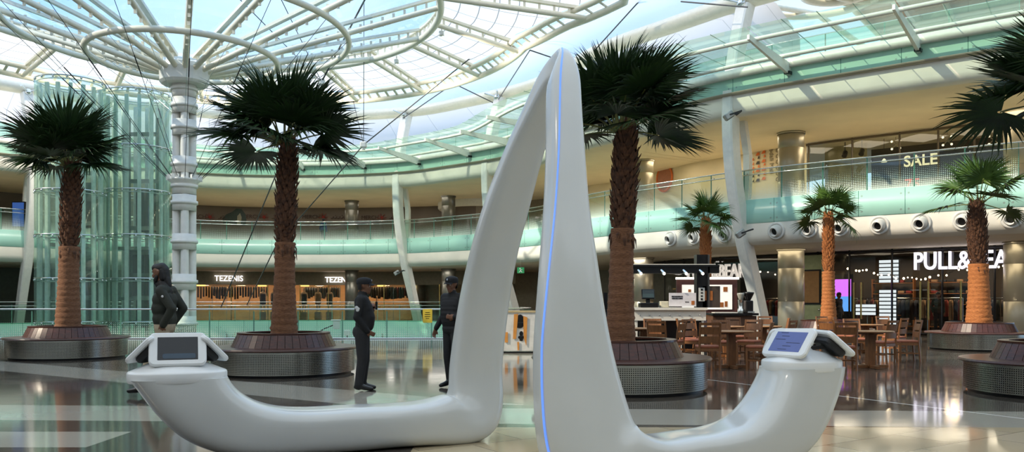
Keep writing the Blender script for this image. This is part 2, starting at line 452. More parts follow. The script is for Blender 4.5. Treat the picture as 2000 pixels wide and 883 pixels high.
def band(ax, ay, bx, by, wd):
    """1 inside a straight band of full width wd through two floor points"""
    dx, dy = bx - ax, by - ay; l = math.hypot(dx, dy); nx, ny = -dy / l, dx / l; c0 = nx * ax + ny * ay
    d = math_(nt, 'ADD', math_(nt, 'MULTIPLY', X, nx), math_(nt, 'MULTIPLY_ADD', Y, ny, -c0))
    return math_(nt, 'LESS_THAN', math_(nt, 'ABSOLUTE', d), wd / 2)
def gt(v, t): return math_(nt, 'GREATER_THAN', v, t)
def lt(v, t): return math_(nt, 'LESS_THAN', v, t)
def mul(*a):
    r = a[0]
    for q in a[1:]: r = math_(nt, 'MULTIPLY', r, q)
    return r
colr = bk.outputs[0]
beige = mul(lt(Y, 8.7), gt(X, -0.9))
colr = mixc(nt, beige, colr, bk2.outputs[0])
colr = mixc(nt, mul(gt(Y, 16.5), lt(Y, 29.6), lt(X, 1.2), gt(X, -6)), colr, mixc(nt, 0.55, bk.outputs[0], rgb((176, 176, 158))))  # grey-green reflection on the hall floor, mixed into the tile colour
g1 = ground(0, 714); g2 = ground(691, 776)
colr = mixc(nt, mul(band(g1.x, g1.y, g2.x, g2.y, 1.25), gt(Y, 10.6)), colr, pale)
colr = mixc(nt, band(-12, 10.2, 12, 9.0, 1.3), colr, pale)
colr = mixc(nt, mul(lt(X, -3.9), lt(Y, 8.4), gt(Y, 7.5)), colr, pale)
g3 = ground(1378, 741); g4 = ground(2000, 818)
colr = mixc(nt, mul(band(g3.x, g3.y, g4.x, g4.y, 0.05), lt(Y, g3.y), gt(X, 2)), colr, rgb((238, 234, 226)))
nt.links.new(colr, b.inputs['Base Color'])
nz2 = N(nt, 'ShaderNodeTexNoise'); nz2.inputs['Scale'].default_value = 3; nt.links.new(tc.outputs['Object'], nz2.inputs['Vector'])
nt.links.new(math_(nt, 'MULTIPLY_ADD', nz2.outputs[0], 0.06, 0.05), b.inputs['Roughness'])
b.inputs['Specular IOR Level'].default_value = 0.75
bp = N(nt, 'ShaderNodeBump'); bp.inputs['Strength'].default_value = 0.04; bp.inputs['Distance'].default_value = 0.02
nz3 = N(nt, 'ShaderNodeTexNoise'); nz3.inputs['Scale'].default_value = 1.6; nt.links.new(tc.outputs['Object'], nz3.inputs['Vector'])
nt.links.new(nz3.outputs[0], bp.inputs['Height']); nt.links.new(bp.outputs[0], b.inputs['Normal'])
me.materials.append(m)
fl = bpy.data.objects.new('floor', me); COL.objects.link(fl); fl['kind'] = 'structure'
# lower hall seen down the void
lowm = pmat('lower_hall_stone', (120, 150, 138), 0.3, var=0.1, scale=0.5)
mb = MB(); mb.box((-14, 40, -5.6), (44, 34, 0.2)); struct('floor_lower', mb, lowm)
# cladding of the void edge, far and near
def skirt(pts, z0, z1, mb):
    rows = [[Vector((x, y, z)) for x, y in pts] for z in (z0, z1)]
    L = [0.0]
    for a, b_ in zip(pts, pts[1:]): L.append(L[-1] + math.hypot(b_[0] - a[0], b_[1] - a[1]))
    return mb.grid(rows, False, 0, True, [[(l, z - z0) for l in L] for z in (z0, z1)])
struct('trim_1', skirt([(x, y) for x, y in H_FAR], -0.95, 0.2, MB()), teal)
struct('trim_2', skirt(H_NEAR, -0.9, -0.005, MB()), plaster)
struct('wall_lower', skirt(H_NEAR + H_FAR + H_NEAR[:1], -5.6, -0.9, MB()), pmat('lower_wall', (150, 190, 172), 0.5))

# ------------------------------------------------------------------ balconies, fascias, soffits
struct('ceiling_ground', sweep([(0.35, 3.50), (16, 3.50)]), soffit)
struct('trim_3', sweep([(0.35, 3.5), (0.12, 3.62), (0.02, 3.85), (0.0, 4.3)]), plaster)
struct('trim_4', sweep([(0.0, 4.3), (-0.03, 4.32), (-0.03, 5.2), (0.05, 5.2)]), teal)
struct('floor_gallery', sweep([(0.05, 4.9), (16, 4.9)]), pmat('gallery_stone', (224, 210, 182), 0.3))
struct('ceiling_gallery', sweep([(-0.65, 8.25), (16, 8.25)]), soffit)
struct('trim_5', sweep([(-0.65, 8.25), (-0.9, 8.32), (-1.0, 8.55), (-1.0, 9.0)]), plaster)
struct('trim_6', sweep([(-1.0, 9.0), (-1.15, 9.02), (-1.15, 9.1)]), steelc)
struct('trim_7', sweep([(-1.03, 9.1), (-1.03, 9.62)]), uvpanel('green_glass_cladding', (176, 220, 200), .12, 1.9, (70, 120, 105)))
struct('trim_8', sweep([(-1.03, 9.62), (-1.2, 9.62), (-1.2, 9.92), (0, 9.92)]), white)
struct('floor_terrace', sweep([(0, 9.9), (14, 9.9)]), plaster)
# ring beam carrying the roof edge, and the hazy clerestory behind it
struct('trim_9', sweep([(0.7, 12.75), (0.25, 12.75), (0.05, 13.0), (0.25, 13.3), (0.7, 13.3), (0.7, 12.75)]), cream)
cler = membrane('clerestory_panels', (228, 226, 230), 0.03, 0.5, seam=(2.4, 30, 0.03), scol=(190, 190, 195))
s_t = s_at(1490, 2)
struct('wall_clerestory', sweep([(5.0, 9.9), (5.0, 12.6), (3.0, 13.6), (0.6, 13.3)], SL, s_t), cler)
pinkp = pmat('terrace_dome_skin', (204, 172, 154), .7, var=.04)
struct('ceiling_terrace', sweep([(0.6, 13.3), (4, 14.6), (9, 15.2), (15, 14.2), (15, 9.9)], s_t, SR), pinkp)
mb = MB()
for px, r_ in ((1600, 2.6), (1640, 1.5), (1750, 2.6)):
    c = ept(s_at(px, 6), 6, 14.55); mb.pipe([c + Vector((r_ * math.cos(t), r_ * math.sin(t), 0)) for t in np.arange(0, 2 * PI, .15)], .16, 8, closed=True)
for px in (1520, 1600, 1700, 1800): s_ = s_at(px, 6); mb.pipe([ept(s_, o_, z_) for o_, z_ in ((.8, 13.2), (4, 14.35), (9, 14.95), (14.6, 14.0))], .14, 8)
struct('trim_14', mb, cream)
# back walls
hoard = pmat('gallery_hoarding', (112, 102, 92), 0.6, var=0.06, scale=0.6)
darkwall = pmat('dark_shop_wall', (52, 44, 38), 0.6, var=0.1, scale=0.8)
creamwall = pmat('cream_wall', (232, 218, 186), 0.7, var=0.03, scale=0.8)
s_l0, s_l1 = s_at(380, 8), s_at(780, 8)
s_mid = s_at(985, 8)
s_p0, s_p1 = s_at(1395, 6), s_at(1990, 6)
struct('wall_gallery_left', sweep([(9, 4.9), (9, 8.25)], SL, s_at(930, 9)), hoard)
struct('wall_gallery_middle', sweep([(9, 4.9), (9, 8.25)], s_at(930, 9), s_at(1150, 8)), pmat('grey_gallery_wall', (150, 142, 128), 0.7))
s_g0 = s_at(1575, 6)
struct('wall_gallery_right', sweep([(6, 4.9), (6, 8.25)], s_at(1150, 6), s_g0), creamwall)
struct('wall_ground_left', sweep([(9, 0), (9, 3.5)], SL, s_at(375, 8)), pmat('dark_green_wall', (86, 92, 80), 0.5))  # dark green wall behind the lifts
struct('wall_ground_middle', sweep([(12, 0), (12, 3.5)], s_at(785, 8), s_at(1330, 7)), pmat('pale_middle_wall', (168, 166, 150), 0.5))
# ------------------------------------------------------------------ balustrades
def balustrade(label, group, off, z0, z1, s0, s1, pitch, mat, rails):
    root = thing('glass_balustrade', label, 'balustrade', ept((s0 + s1) / 2, off, z0), 0, group)
    bx = root.location.copy()
    n = int((s1 - s0) / pitch)
    for k in range(n):
        a, b_ = s0 + k * pitch + 0.012, s0 + (k + 1) * pitch - 0.012
        mb = MB(); ss = np.linspace(a, b_, 4)
        rows = [[ept(s, off, z) - bx for s in ss] for z in (z0, z1)]
        mb.grid(rows, False, 0, True, [[(s - s0, z - z0) for s in ss] for z in (z0, z1)])
        # visible polished edge of the pane
        for s in (a, b_):
            p = ept(s, off) - bx; p.z = 0
            mb.bar(p + Vector((0, 0, z0 - bx.z)), p + Vector((0, 0, z1 - bx.z)), 0.02, 0.012, mi=1)
        part('glass_panel', mb, [mat, edgeg], root)
    ss = np.arange(s0, s1, 0.5)
    for o_, z, r in rails:
        part('handrail', MB().pipe([ept(s, off + o_, z) - bx for s in ss], r, 8), chrome, root)
    mb = MB()
    for k in range(n + 1):
        s = s0 + k * pitch + 0.15
        if s < s1: mb.bar(ept(s, off, z1 - 0.13) - bx, ept(s, off + rails[-1][0], z1 - 0.13) - bx, 0.03, 0.03)
    part('rail_bracket', mb, chrome, root)
    return root
edgeg = pmat('glass_edge', (96, 150, 130), 0.2)
balustrade('glass balustrade with two steel rails along the first floor gallery', None, 0.02, 5.2, 6.32, s_at(-60), s_at(2080), 1.5, clear,
           [(0.0, 6.34, 0.026), (-0.07, 6.14, 0.02)])
balustrade('glass balustrade of the top terrace, behind the glass canopy', None, 0.3, 9.9, 11.0, s_at(-40), s_at(1990), 2.0,
           glass('terrace_glass', (196, 236, 218), 0.06, 0.5, haze=0.12, hcol=(190, 235, 215)), [(0.0, 11.0, 0.02)])
# ground-floor rail round the void: far side on the ring, near side straight with a rounded end
balustrade('far glass balustrade on the other side of the void, with two thin steel rails', None, -0.02, 0.15, 1.2, s_at(-40), s_at(985), 1.5,
           glass('far_rail_glass', (205, 235, 222), 0.06, 0.5), [(0, 1.33, 0.022), (-0.06, 1.12, 0.018)])
root = thing('glass_railing', 'near glass railing with white dots and a steel handrail at the void edge', 'railing', (-10, 29.6, 0))
base = Vector((-10, 29.6, 0))
NP = catmull([(x, y, 0) for x, y in H_NEAR], 12)
nl = np.concatenate([[0], np.cumsum(np.linalg.norm(np.diff(NP, axis=0), axis=1))])
def npt(s, z=0, off=0.08):
    x = np.interp(s, nl, NP[:, 0]); y = np.interp(s, nl, NP[:, 1])
    x2 = np.interp(s + .05, nl, NP[:, 0]) - x; y2 = np.interp(s + .05, nl, NP[:, 1]) - y
    l = math.hypot(x2, y2) or 1
    return Vector((x + y2 / l * off, y - x2 / l * off, z)) - base
nn = int((nl[-1] - 0.3) / 1.6)
for k in range(nn):
    ss = np.linspace(k * 1.6 + 0.012, (k + 1) * 1.6 - 0.012, 4); mb = MB()
    mb.grid([[npt(s, z) for s in ss] for z in (0.02, 1.0)], False, 0, True, [[(s, z) for s in ss] for z in (0.0, 0.98)])
    for s in (ss[0], ss[-1]): mb.bar(npt(s, 0.02), npt(s, 1.0), 0.02, 0.012, mi=1)
    part('glass_panel', mb, [nearfrit, edgeg], root)
ss = np.arange(0, nl[-1] - 0.3, 0.4)
part('handrail', MB().pipe([npt(s, 1.07) for s in ss], 0.032, 8), chrome, root)
part('base_channel', MB().pipe([npt(s, 0.02) for s in ss], 0.03, 6), chrome, root, 'steel channel at the floor')
# small yellow notice hanging on the near railing
ys = at(835, 617, 29.35)
mb = MB(); mb.rbox((0, 0, 0), (0.34, 0.5, 0.012), 0.03, Matrix.Rotation(PI / 2, 3, 'X')); 
o = mb.build('notice_board', pmat('yellow_notice', (226, 190, 60), 0.5), None, ys); tag(o, 'small yellow notice hanging on the near glass railing', 'notice')
mb = MB()
for k, wd in enumerate((0.16, 0.2, 0.2, 0.12)): mb.box((0, -0.009, 0.12 - k * 0.07), (wd, 0.004, 0.018))
part('printed_lines', mb, darkm, o)

# ------------------------------------------------------------------ glass canopy round the top terrace
cs0, cs1 = s_at(330, -1), s_at(2060, -1)
root = thing('glass_canopy', 'projecting green glass canopy on white brackets round the top terrace', 'canopy', ept((cs0 + cs1) / 2, -1, 9.7))
cb = root.location.copy()
bs0 = s_at(1539, -1.1); pitch = 4.15
kk = [bs0 + pitch * i for i in range(-20, 12)]; kk = [s for s in kk if cs0 < s < cs1]
for i, s in enumerate(kk):
    mb = MB(); a = ept(s, -1.0, 9.55) - cb; b_ = ept(s, -4.5, 9.85) - cb
    mb.bar(a, b_, 0.11, 0.42, w1=0.08, h1=0.16)
    br = part('bracket', mb, white, root)
    part('bracket_foot', MB().bar(ept(s, -1.02, 9.42) - cb, ept(s, -1.3, 9.40) - cb, 0.2, 0.1), darkm, br, 'black foot of the bracket')
edges = [kk[0] - pitch] + kk + [kk[-1] + pitch]
for i in range(len(edges) - 1):
    a, b_ = max(edges[i], SL + 1), min(edges[i + 1], SR - 1); ss = np.linspace(a + 0.02, b_ - 0.02, 6); mb = MB()
    mb.grid([[ept(s, o_, z) - cb for s in ss] for o_, z in ((-4.7, 10.12), (-3.0, 10.0), (-1.2, 9.98))], False)
    for q in range(1, 4):
        s = a + (b_ - a) * q / 4
        mb.bar(ept(s, -4.7, 10.13) - cb, ept(s, -1.2, 9.99) - cb, 0.015, 0.02, mi=1)
    part('glass_panel', mb, [canopyg, edgeg], root)
ss = np.arange(max(edges[0], SL + 1), min(edges[-1], SR - 1), 0.6)
for o_, z in ((-1.75, 9.86), (-3.9, 9.93)):
    part('purlin_tube', MB().pipe([ept(s, o_, z) - cb for s in ss], 0.075, 8), white, root)

# ------------------------------------------------------------------ raking white columns at the gallery edge
def raking(px, label, basepx=None):
    s = s_at(px, -0.2); n = enrm(s); t = Vector((-n.y, n.x, 0)); root = thing('raking_column', label, 'column', ept(s, 1.7, 0), 0, 'white raking columns')
    bx = root.location.copy()
    prof = catmull([(1.75, 0, .62, .40), (1.0, 1.8, .62, .42), (0.25, 3.5, .66, .44), (-0.45, 5.6, .62, .44), (-0.75, 7.4, .60, .44), (-0.72, 9.2, .62, .46), (-0.3, 11, .62, .46), (0.3, 12.75, .66, .5)], 5)
    rows = []
    for o_, z, dpt, wd in prof:
        c = ept(s, o_, z) - bx; r = 0.05
        pts = []
        for sx, sy in ((-1, -1), (1, -1), (1, 1), (-1, 1)):
            a = (sx * (wd / 2), sy * dpt / 2)
            pts += [(a[0] - sx * r, a[1]), (a[0], a[1] - sy * r)] if sx * sy < 0 else [(a[0], a[1] - sy * r), (a[0] - sx * r, a[1])]
        rows.append([c + t * (-x) + n * y for x, y in pts])
    mb = MB(); mb.grid(rows, True, 0, False); mb.add(rows[-1], [tuple(range(8))]); part('shaft', mb, white, root)
    # the second, curved branch that stands behind the blade and meets the slab
    rows = []
    for o_, z in ((.35, 5.2), (.45, 6.0), (0.45, 7.0), (0.2, 7.9), (0.0, 8.6)):
        c = ept(s, o_, z) - bx; rows.append([c + t * x + n * y for x, y in ((-.13, -.12), (.13, -.12), (.13, .12), (-.13, .12))])
    mb = MB(); mb.grid(rows, True, 0, False); part('branch', mb, white, root)
    mb = MB(); mb.sphere(ept(s, 0.0, 12.75) - bx, 0.2, 10); 
    for q in (-0.5, 0.5): mb.tube(ept(s, 0, 12.75) - bx, ept(s + q, -0.5, 12.95) - bx, 0.05)
    part('node', mb, chrome, root, 'steel node where the roof ties meet')
    return s
raking(786, 'slender white raking column straight above the right-hand guard in the cap standing in profile')
raking(966, 'white raking column half hidden behind the left blade of the kiosk sculpture')
raking(1442, 'big white raking column behind the cafe kiosk')
raking(57, 'white raking column left of the glass lifts')
# flood lamps clamped to the columns
def flood(px, py, D, label, rz):
    root = thing('flood_lamp', label, 'lamp', at(px, py, D), rz, 'flood lamps on the columns')
    R = Matrix.Rotation(math.radians(-35), 3, 'Y')
    part('lamp_body', MB().rbox((0, 0, 0), (0.34, 0.3, 0.22), 0.05, R), pmat('lamp_grey%d' % px, (170, 172, 170), 0.4, 0.5), root)
    part('lens', MB().rbox(R @ Vector((0, 0, -0.118)), (0.28, 0.24, 0.02), 0.03, R), darkm, root)
    mb = MB(); mb.bar((0, -0.17, 0.0), (0.42, -0.17, 0.14), 0.03, 0.05); mb.bar((0, 0.17, 0.0), (0.42, 0.17, 0.14), 0.03, 0.05); mb.bar((0.42, -0.17, .14), (0.42, 0.5, .14), 0.04, 0.05)
    part('yoke', mb, rubber, root)
flood(1423, 226, 29.6, 'grey flood lamp clamped high on the big white raking column', 0)
flood(775, 533, 49.0, 'small flood lamp low on the slender raking column behind the guards', 0)
flood(1446, 456, 30.2, 'white flood lamp on the big raking column level with the air nozzles', 0)

# ------------------------------------------------------------------ round columns
def round_col(px, D, r, label, z0, z1, mat):
    p = at(px, HZ, D); p.z = 0
    root = thing('round_column', label, 'column', (p.x, p.y, z0), 0, 'round metal clad columns')
    zs = np.arange(z0, z1 - .2, 1.35)
    mb = MB()
    for a, b_ in zip(zs, list(zs[1:]) + [z1]):
        mb.lathe([(r - 0.012, a - z0), (r, a - z0 + 0.012), (r, b_ - z0 - 0.012), (r - 0.012, b_ - z0)], 32)
    part('cladding', mb, mat, root)
    part('collar', MB().lathe([(r + 0.02, z1 - z0 - 0.08), (r + 0.04, z1 - z0 - 0.08), (r + 0.04, z1 - z0), (r, z1 - z0)], 32), mat, root)
dcol = pmat('grey_metal', (126, 124, 114), 0.35, 0.6, var=0.05)
for px, D, r, who in ((1545, 33.5, .52, 'beside the shop with the big lit letters, left of its entrance'), (1992, 29.5, .52, 'at the right edge of the picture'),
                      (1257, 40, .48, 'behind the upright trunk of the tall palm by the sculpture')):
    round_col(px, D, r, 'round beige metal ground floor column ' + who, 0, 3.5, steelc)
    round_col(px, D, r, 'round beige metal gallery column ' + who, 4.9, 8.25, steelc)
for px, D, r, who in ((687, 56, .45, 'left of the slender raking column'), (876, 53.5, .45, 'behind the left blade of the sculpture'), (820, 62, .45, 'right of the slender raking column, the smallest one')):
    round_col(px, D, r, 'round dark grey gallery column ' + who, 4.9, 8.25, dcol)
for px, D, r, who in ((687, 56, .45, 'beside the lingerie shop'), (876, 53.5, .45, 'behind the capped guard by the blade'), (820, 62, .45, 'between the two capped guards')):
    round_col(px, D, r, 'round dark grey ground floor column ' + who, 0, 3.5, dcol)

# ------------------------------------------------------------------ air nozzles on the fascia
nozpx = [1310, 1356, 1416, 1517, 1578, 1641, 1717, 1797, 1882, 1976]
ordn = ['tenth', 'ninth', 'eighth', 'seventh', 'sixth', 'fifth', 'fourth', 'third', 'second', 'first']
nozw = pmat('nozzle_white', (214, 212, 206), .35); noz = None
for px, w_ in zip(nozpx, ordn):
    s = s_at(px, 0); n = enrm(s); p = ept(s, 0.02, 3.97); rz = facing(n)
    if noz is None:
        noz = thing('air_nozzle', 'x', 'air nozzle', p, rz, 'round air nozzles on the white fascia')
        Rm = Matrix.Rotation(PI / 2, 4, 'X')
        mb = MB(); mb.lathe([(.33, 0), (.33, .04), (.30, .06), (.24, .06), (.24, 0.0)], 28); mb.v = [tuple(Rm @ Vector(v)) for v in mb.v]; part('flange', mb, nozw, noz)
        mb = MB(); d = Vector((-.25, -1, -.35)).normalized(); q = d.to_track_quat('Z', 'Y').to_matrix()
        mb.lathe([(.235, -.06), (.235, .08), (.21, .15), (.17, .2), (.15, .2), (.13, .1)], 24); mb.v = [tuple(q @ Vector(v)) for v in mb.v]; part('ball', mb, nozw, noz)
        mb = MB(); mb.lathe([(.0, .10), (.135, .10)], 20); mb.v = [tuple(q @ Vector(v)) for v in mb.v]; part('outlet', mb, darkm, noz, 'black opening')
        o = noz
    else:
        o = copy_tree(noz); o.location = p; o.rotation_euler.z = rz
    o['label'] = w_ + ' round white air nozzle on the fascia, counted from the right edge'

# ------------------------------------------------------------------ shopfronts
goldm = pmat('brass_bar', (206, 178, 110), 0.25, 1.0)
signw = emat('lit_letter_face', (246, 240, 255), 1.15)
signl = emat('sign_white', (250, 246, 250), 1.1)
lilac = pmat('letter_side', (170, 150, 214), 0.4)
warmlamp = emat('warm_lamp', (255, 214, 140), 9)
def sign(txt, s, off, z, size, label, mat, fs=(1, 1), depth=0.05, name='shop_sign', cat='sign', offset=0.0, letters=True):
    n = enrm(s); p = ept(s, off, z)
    o = text_mb(txt, size, depth, fs, offset)
    R = Matrix.Rotation(PI / 2, 4, 'X'); o.v = [tuple(R @ Vector(v)) for v in o.v]
    ob = o.build(name, mat, None, p); ob.rotation_euler.z = facing(n)
    return tag(ob, label, cat)
# ---- right: clothing shop with the big lit letters
struct('window_1', sweep([(6, 0.05), (6, 3.5)], s_at(1330, 7), s_p1), shopg)
mb = MB()
a0 = s_at(1330, 7)
for s in np.arange(a0, s_p1, 1.9): mb.bar(ept(s, 5.98, 0), ept(s, 5.98, 3.5), 0.05, 0.08)
for z in (0.06, 3.42):
    ss = np.arange(a0, s_p1, .6); mb.pipe([ept(s, 5.98, z) for s in ss], 0.05, 6)
struct('trim_10', mb, darkm)
struct('wall_shop_right', sweep([(12, 0), (12, 3.5)], a0 - 2, s_p1 + 3), darkwall)
struct('floor_shop', sweep([(6, 0.012), (12, 0.012)], a0 - 2, s_p1 + 3), pmat('dark_shop_floor', (62, 50, 42), 0.3))
struct('ceiling_shop', sweep([(6.1, 3.48), (12, 3.48)], a0 - 2, s_p1 + 3), pmat('dark_shop_ceiling', (40, 36, 34), 0.7))
sg = s_at(1884, 5.6)
sign('PULL&BEAR', sg, 5.75, 2.92, 0.98, 'big white lit capital letters across the right-hand shop front', [signw], (0.735, 1.0), 0.06, offset=0.012)
sg2 = s_at(1392, 5.4)
sign('PULL&BEAR', sg2, 5.6, 2.75, 0.92, 'white capital letters over the cafe kiosk, half hidden by its black post', [pmat('dim_letter', (226, 220, 212), 0.5, emit=(226, 220, 212), estr=.35)], (0.72, 1.0), 0.06, offset=0.012)
# door bars
def doorbar(px, label):
    s = s_at(px, 5.9); p = ept(s, 5.88, 0)
    root = thing('door_pull', label, 'door handle', p, 0, 'brass door pulls of the shop')
    part('bar', MB().tube((0, 0, 0.62), (0, 0, 2.15), 0.035), goldm, root)
    n = enrm(s)
    part('standoff', MB().tube(Vector((0, 0, .8)), n * .1 + Vector((0, 0, .8)), .015).tube(Vector((0, 0, 1.95)), n * .1 + Vector((0, 0, 1.95)), .015), goldm, root)
for px, l in ((1797, 'tall brass door pull, third from the right, below the lit letters'), (1814, 'tall brass door pull, second from the right, below the lit letters'), (1876, 'tall brass door pull just left of the palm by the shop'),
              (1667, 'tall brass door pull right beside the purple screen'), (1681, 'tall brass door pull to the right of the one by the purple screen')): doorbar(px, l)
# purple video screen inside
s = s_at(1642, 7.2); n = enrm(s); p = ept(s, 7.2, 0)
root = thing('video_screen', 'tall glowing screen, violet above and blue below, inside the shop', 'screen', p, facing(n))
part('frame', MB().box((0, 0.05, 1.3), (1.05, 0.08, 2.5)), darkm, root)
part('display', MB().box((0, 0, 1.95), (0.9, 0.04, .75)), emat('violet_light', (205, 110, 235), 1.0), root, 'violet upper picture')
part('display', MB().box((0, 0, 1.25), (0.9, 0.04, .65)), emat('blue_light', (90, 150, 225), 1.0), root, 'blue lower picture')
# string lights
slm = emat('bulb_glow', (255, 226, 190), 7)
r2 = random.Random(3)
root = thing('string_lights', 'string of small white bulbs sagging behind the shop glass', 'lights', ept(sg, 6.5, 2.4)); bx = root.location.copy()
sp0, sp1 = s_at(1480, 6.5), s_at(1985, 6.5)
pts = []; mb2 = MB()
for i, s in enumerate(np.arange(sp0, sp1, 0.16)):
    z = 2.55 + 0.22 * math.cos((s - sp0) * 1.1) + 0.05 * math.sin(s * 7)
    p = ept(s, 6.5 + 0.1 * math.sin(s * 3), z) - bx; pts.append(p)
    if r2.random() < 0.62: mb2.sphere(p - Vector((0, 0, 0.05)), r2.uniform(.028, .05), 6)
part('cable', MB().pipe(pts, 0.008, 4), darkm, root); part('bulb', mb2, slm, root, kind='stuff')
# white panel screens reflected/standing inside the shop
whitep = emat('lit_panel', (225, 232, 240), 0.8)
for px, py, w_, h_, lab in ((1735, 530, .85, 1.0, 'hanging white light panel high behind the shop glass, left of the letters'), (1733, 600, .75, 1.5, 'tall bright striped display stand behind the shop glass'), (1690, 605, .9, .5, 'wide low bright display behind the shop glass, left of the striped one')):
    s = s_at(px, 7.4); n = enrm(s); p = ept(s, 7.4, 0); p.z = CAMZ + (HZ - py) / F * p.y
    root = thing('light_panel', lab, 'panel', p, facing(n))
    part('frame', MB().box((0, .03, 0), (w_, .05, h_)), darkm, root)
    mb = MB(); k = max(2, int(h_ / .16))
    for i in range(k): mb.box((0, -.01, -h_ / 2 + (i + .5) * h_ / k), (w_ - .08, .02, h_ / k * .72))
    part('panel_strip', mb, whitep, root)
# clothes rails and shelves inside
def clothes_rack(p, rz, n, cols, label, group, w_=1.6, h_=1.5):
    root = thing('clothes_rack', label, 'clothes rack', p, rz, group)
    mb = MB(); mb.tube((-w_ / 2, 0, h_), (w_ / 2, 0, h_), .018)
    for x in (-w_ / 2, w_ / 2):
        mb.tube((x, 0, 0), (x, 0, h_), .018); mb.tube((x, -.25, .02), (x, .25, .02), .018)
    part('rail_frame', mb, chrome, root)
    for k in range(n):
        x = -w_ / 2 + .1 + (w_ - .2) * k / (n - 1); L = r2.uniform(.7, 1.0); mb = MB()
        mb.grid([[Vector((x + dx, dy * f_, z)) for dx, dy in ((-.05, -.2), (.05, -.22), (.055, .22), (-.055, .2))] for z, f_ in ((h_ - .08, .25), (h_ - .16, 1), (h_ - .4, .85), (h_ - L, 1.05))], True)
        mb.tube((x, 0, h_ - .09), (x, 0, h_ + .02), .006, n=5)
        part('garment', mb, cols[k % len(cols)], root)
    return root
cl = [pmat('cloth_%d' % i, c, 0.85, var=0.1) for i, c in enumerate(((32, 30, 34), (60, 52, 46), (120, 36, 30), (48, 58, 74), (150, 120, 90), (26, 40, 34)))]
for i, px in enumerate((1520, 1660, 1712, 1772, 1840, 1960)):
    s = s_at(px, 8.8 + (i % 2) * .9); p = ept(s, 8.8 + (i % 2) * .9, 0)
    clothes_rack(p, facing(enrm(s)), 9, [cl[(i + k) % 6] for k in (0, 2, 4)], 'clothes rack deep in the dark shop, number %s from the left' % ('first', 'second', 'third', 'fourth', 'fifth', 'sixth')[i], 'clothes racks in the shop with lit letters')
def shelf_unit(p, rz, label, w_=1.8):
    root = thing('display_shelf', label, 'shelf', p, rz)
    mb = MB()
    for x in (-w_ / 2, w_ / 2): mb.box((x, 0, 1.2), (.04, .4, 2.4))
    part('side_panel', mb, wood, root)
    for z in (.2, .7, 1.2, 1.7, 2.2):
        sh = part('shelf_board', MB().box((0, 0, z), (w_, .4, .03)), wood, root)
        for k in range(5):
            x = -w_ / 2 + .2 + k * (w_ - .4) / 4
            part('folded_garment', MB().rbox((x, 0, z + .08), (.26, .3, .12), .04), cl[r2.randrange(6)], sh)
for px, l in ((1745, 'lit wooden display shelf at the back of the shop, left of the letters'), (1858, 'lit wooden display shelf at the back of the shop, under the letters')):
    s = s_at(px, 11.4); shelf_unit(ept(s, 11.4, .012), facing(enrm(s)), l)
def arealamp(p, size, e, col, rot=(0, 0, 0), name='ceiling_lamp', sy=None):
    l = bpy.data.lights.new(name, 'AREA'); l.energy = e; l.size = size; l.color = col
    if sy: l.shape = 'RECTANGLE'; l.size_y = sy
    o = bpy.data.objects.new(name, l); COL.objects.link(o); o.location = p; o.rotation_euler = rot; return o
for px in (1500, 1620, 1740, 1860, 1970):
    arealamp(ept(s_at(px, 9.8), 9.8, 3.4), 0.5, 45, (1, .72, .45))
# service door and board left of the shop (pale green panel with a brown board)
s = s_at(1583, 5.7); n = enrm(s); p = ept(s, 5.85, 0)
root = thing('service_door', 'pale green service door with a black framed brown board', 'door', p, facing(n))
part('door_leaf', MB().box((0, 0, 1.7), (1.0, .1, 3.3)), pmat('pale_green_door', (176, 190, 150), .5), root)
part('door_frame', MB().box((.56, -.02, 1.73), (.1, .16, 3.4)).box((-.56, -.02, 1.73), (.1, .16, 3.4)), steelc, root)
bd = part('board', MB().box((0.02, -.07, 1.98), (.84, .05, 1.5)), darkm, root, 'black board frame')
part('board_face', MB().box((0.02, -.1, 1.98), (.7, .02, 1.36)), pmat('brown_board', (168, 128, 84), .6), bd)
part('door_handle', MB().sphere((.36, -.09, 1.0), .05, 8), chrome, root)

# ---- left: lingerie shop in warm light across the void
tz0, tz1 = s_at(380, 8), s_at(690, 8)
struct('wall_shop_left', sweep([(13, 0), (13, 3.5)], tz0 - 1, tz1 + 8), pmat('tan_shop_wall', (190, 146, 100), .6, var=.1, scale=1))
struct('floor_shop_left', sweep([(8, .012), (13, .012)], tz0 - 1, tz1 + 8), pmat('tan_shop_floor', (150, 110, 78), .3))
struct('trim_11', sweep([(8.0, 2.55), (8.0, 3.5)], tz0, tz1 + 8), pmat('shop_lintel', (138, 128, 104), .5))
struct('window_2', sweep([(8.02, .05), (8.02, 2.55)], tz0, tz1 + 8), shopg)
mb = MB()
for i, s in enumerate(np.arange(tz0, tz1 + 8, 1.45)): mb.bar(ept(s, 7.97, 0), ept(s, 7.97, 2.58), .05, .08)
struct('trim_12', mb, goldm)
sign('TEZENIS', s_at(447, 7.8), 7.85, 2.99, .56, 'white lit capital letters of the warm shop, left of the second palm', [signl], (.92, 1), .04, offset=.006)
sign('TEZENIS', s_at(660, 7.8), 7.85, 2.92, .56, 'white lit capital letters of the warm shop, right of the second palm', [signl], (.92, 1), .04, offset=.006)
for i, px in enumerate((405, 450, 490, 630, 740, 770)):
    s = s_at(px, 10); p = ept(s, 9.4 + .6 * (i % 2), .012)
    clothes_rack(p, facing(enrm(s)), 14, [cl[0], cl[1], cl[(i + 3) % 6]], '%s clothes rack from the left in the warmly lit shop' % ('first', 'second', 'third', 'fourth', 'fifth', 'sixth')[i], 'clothes racks in the warm shop', 2.6, 2.5)
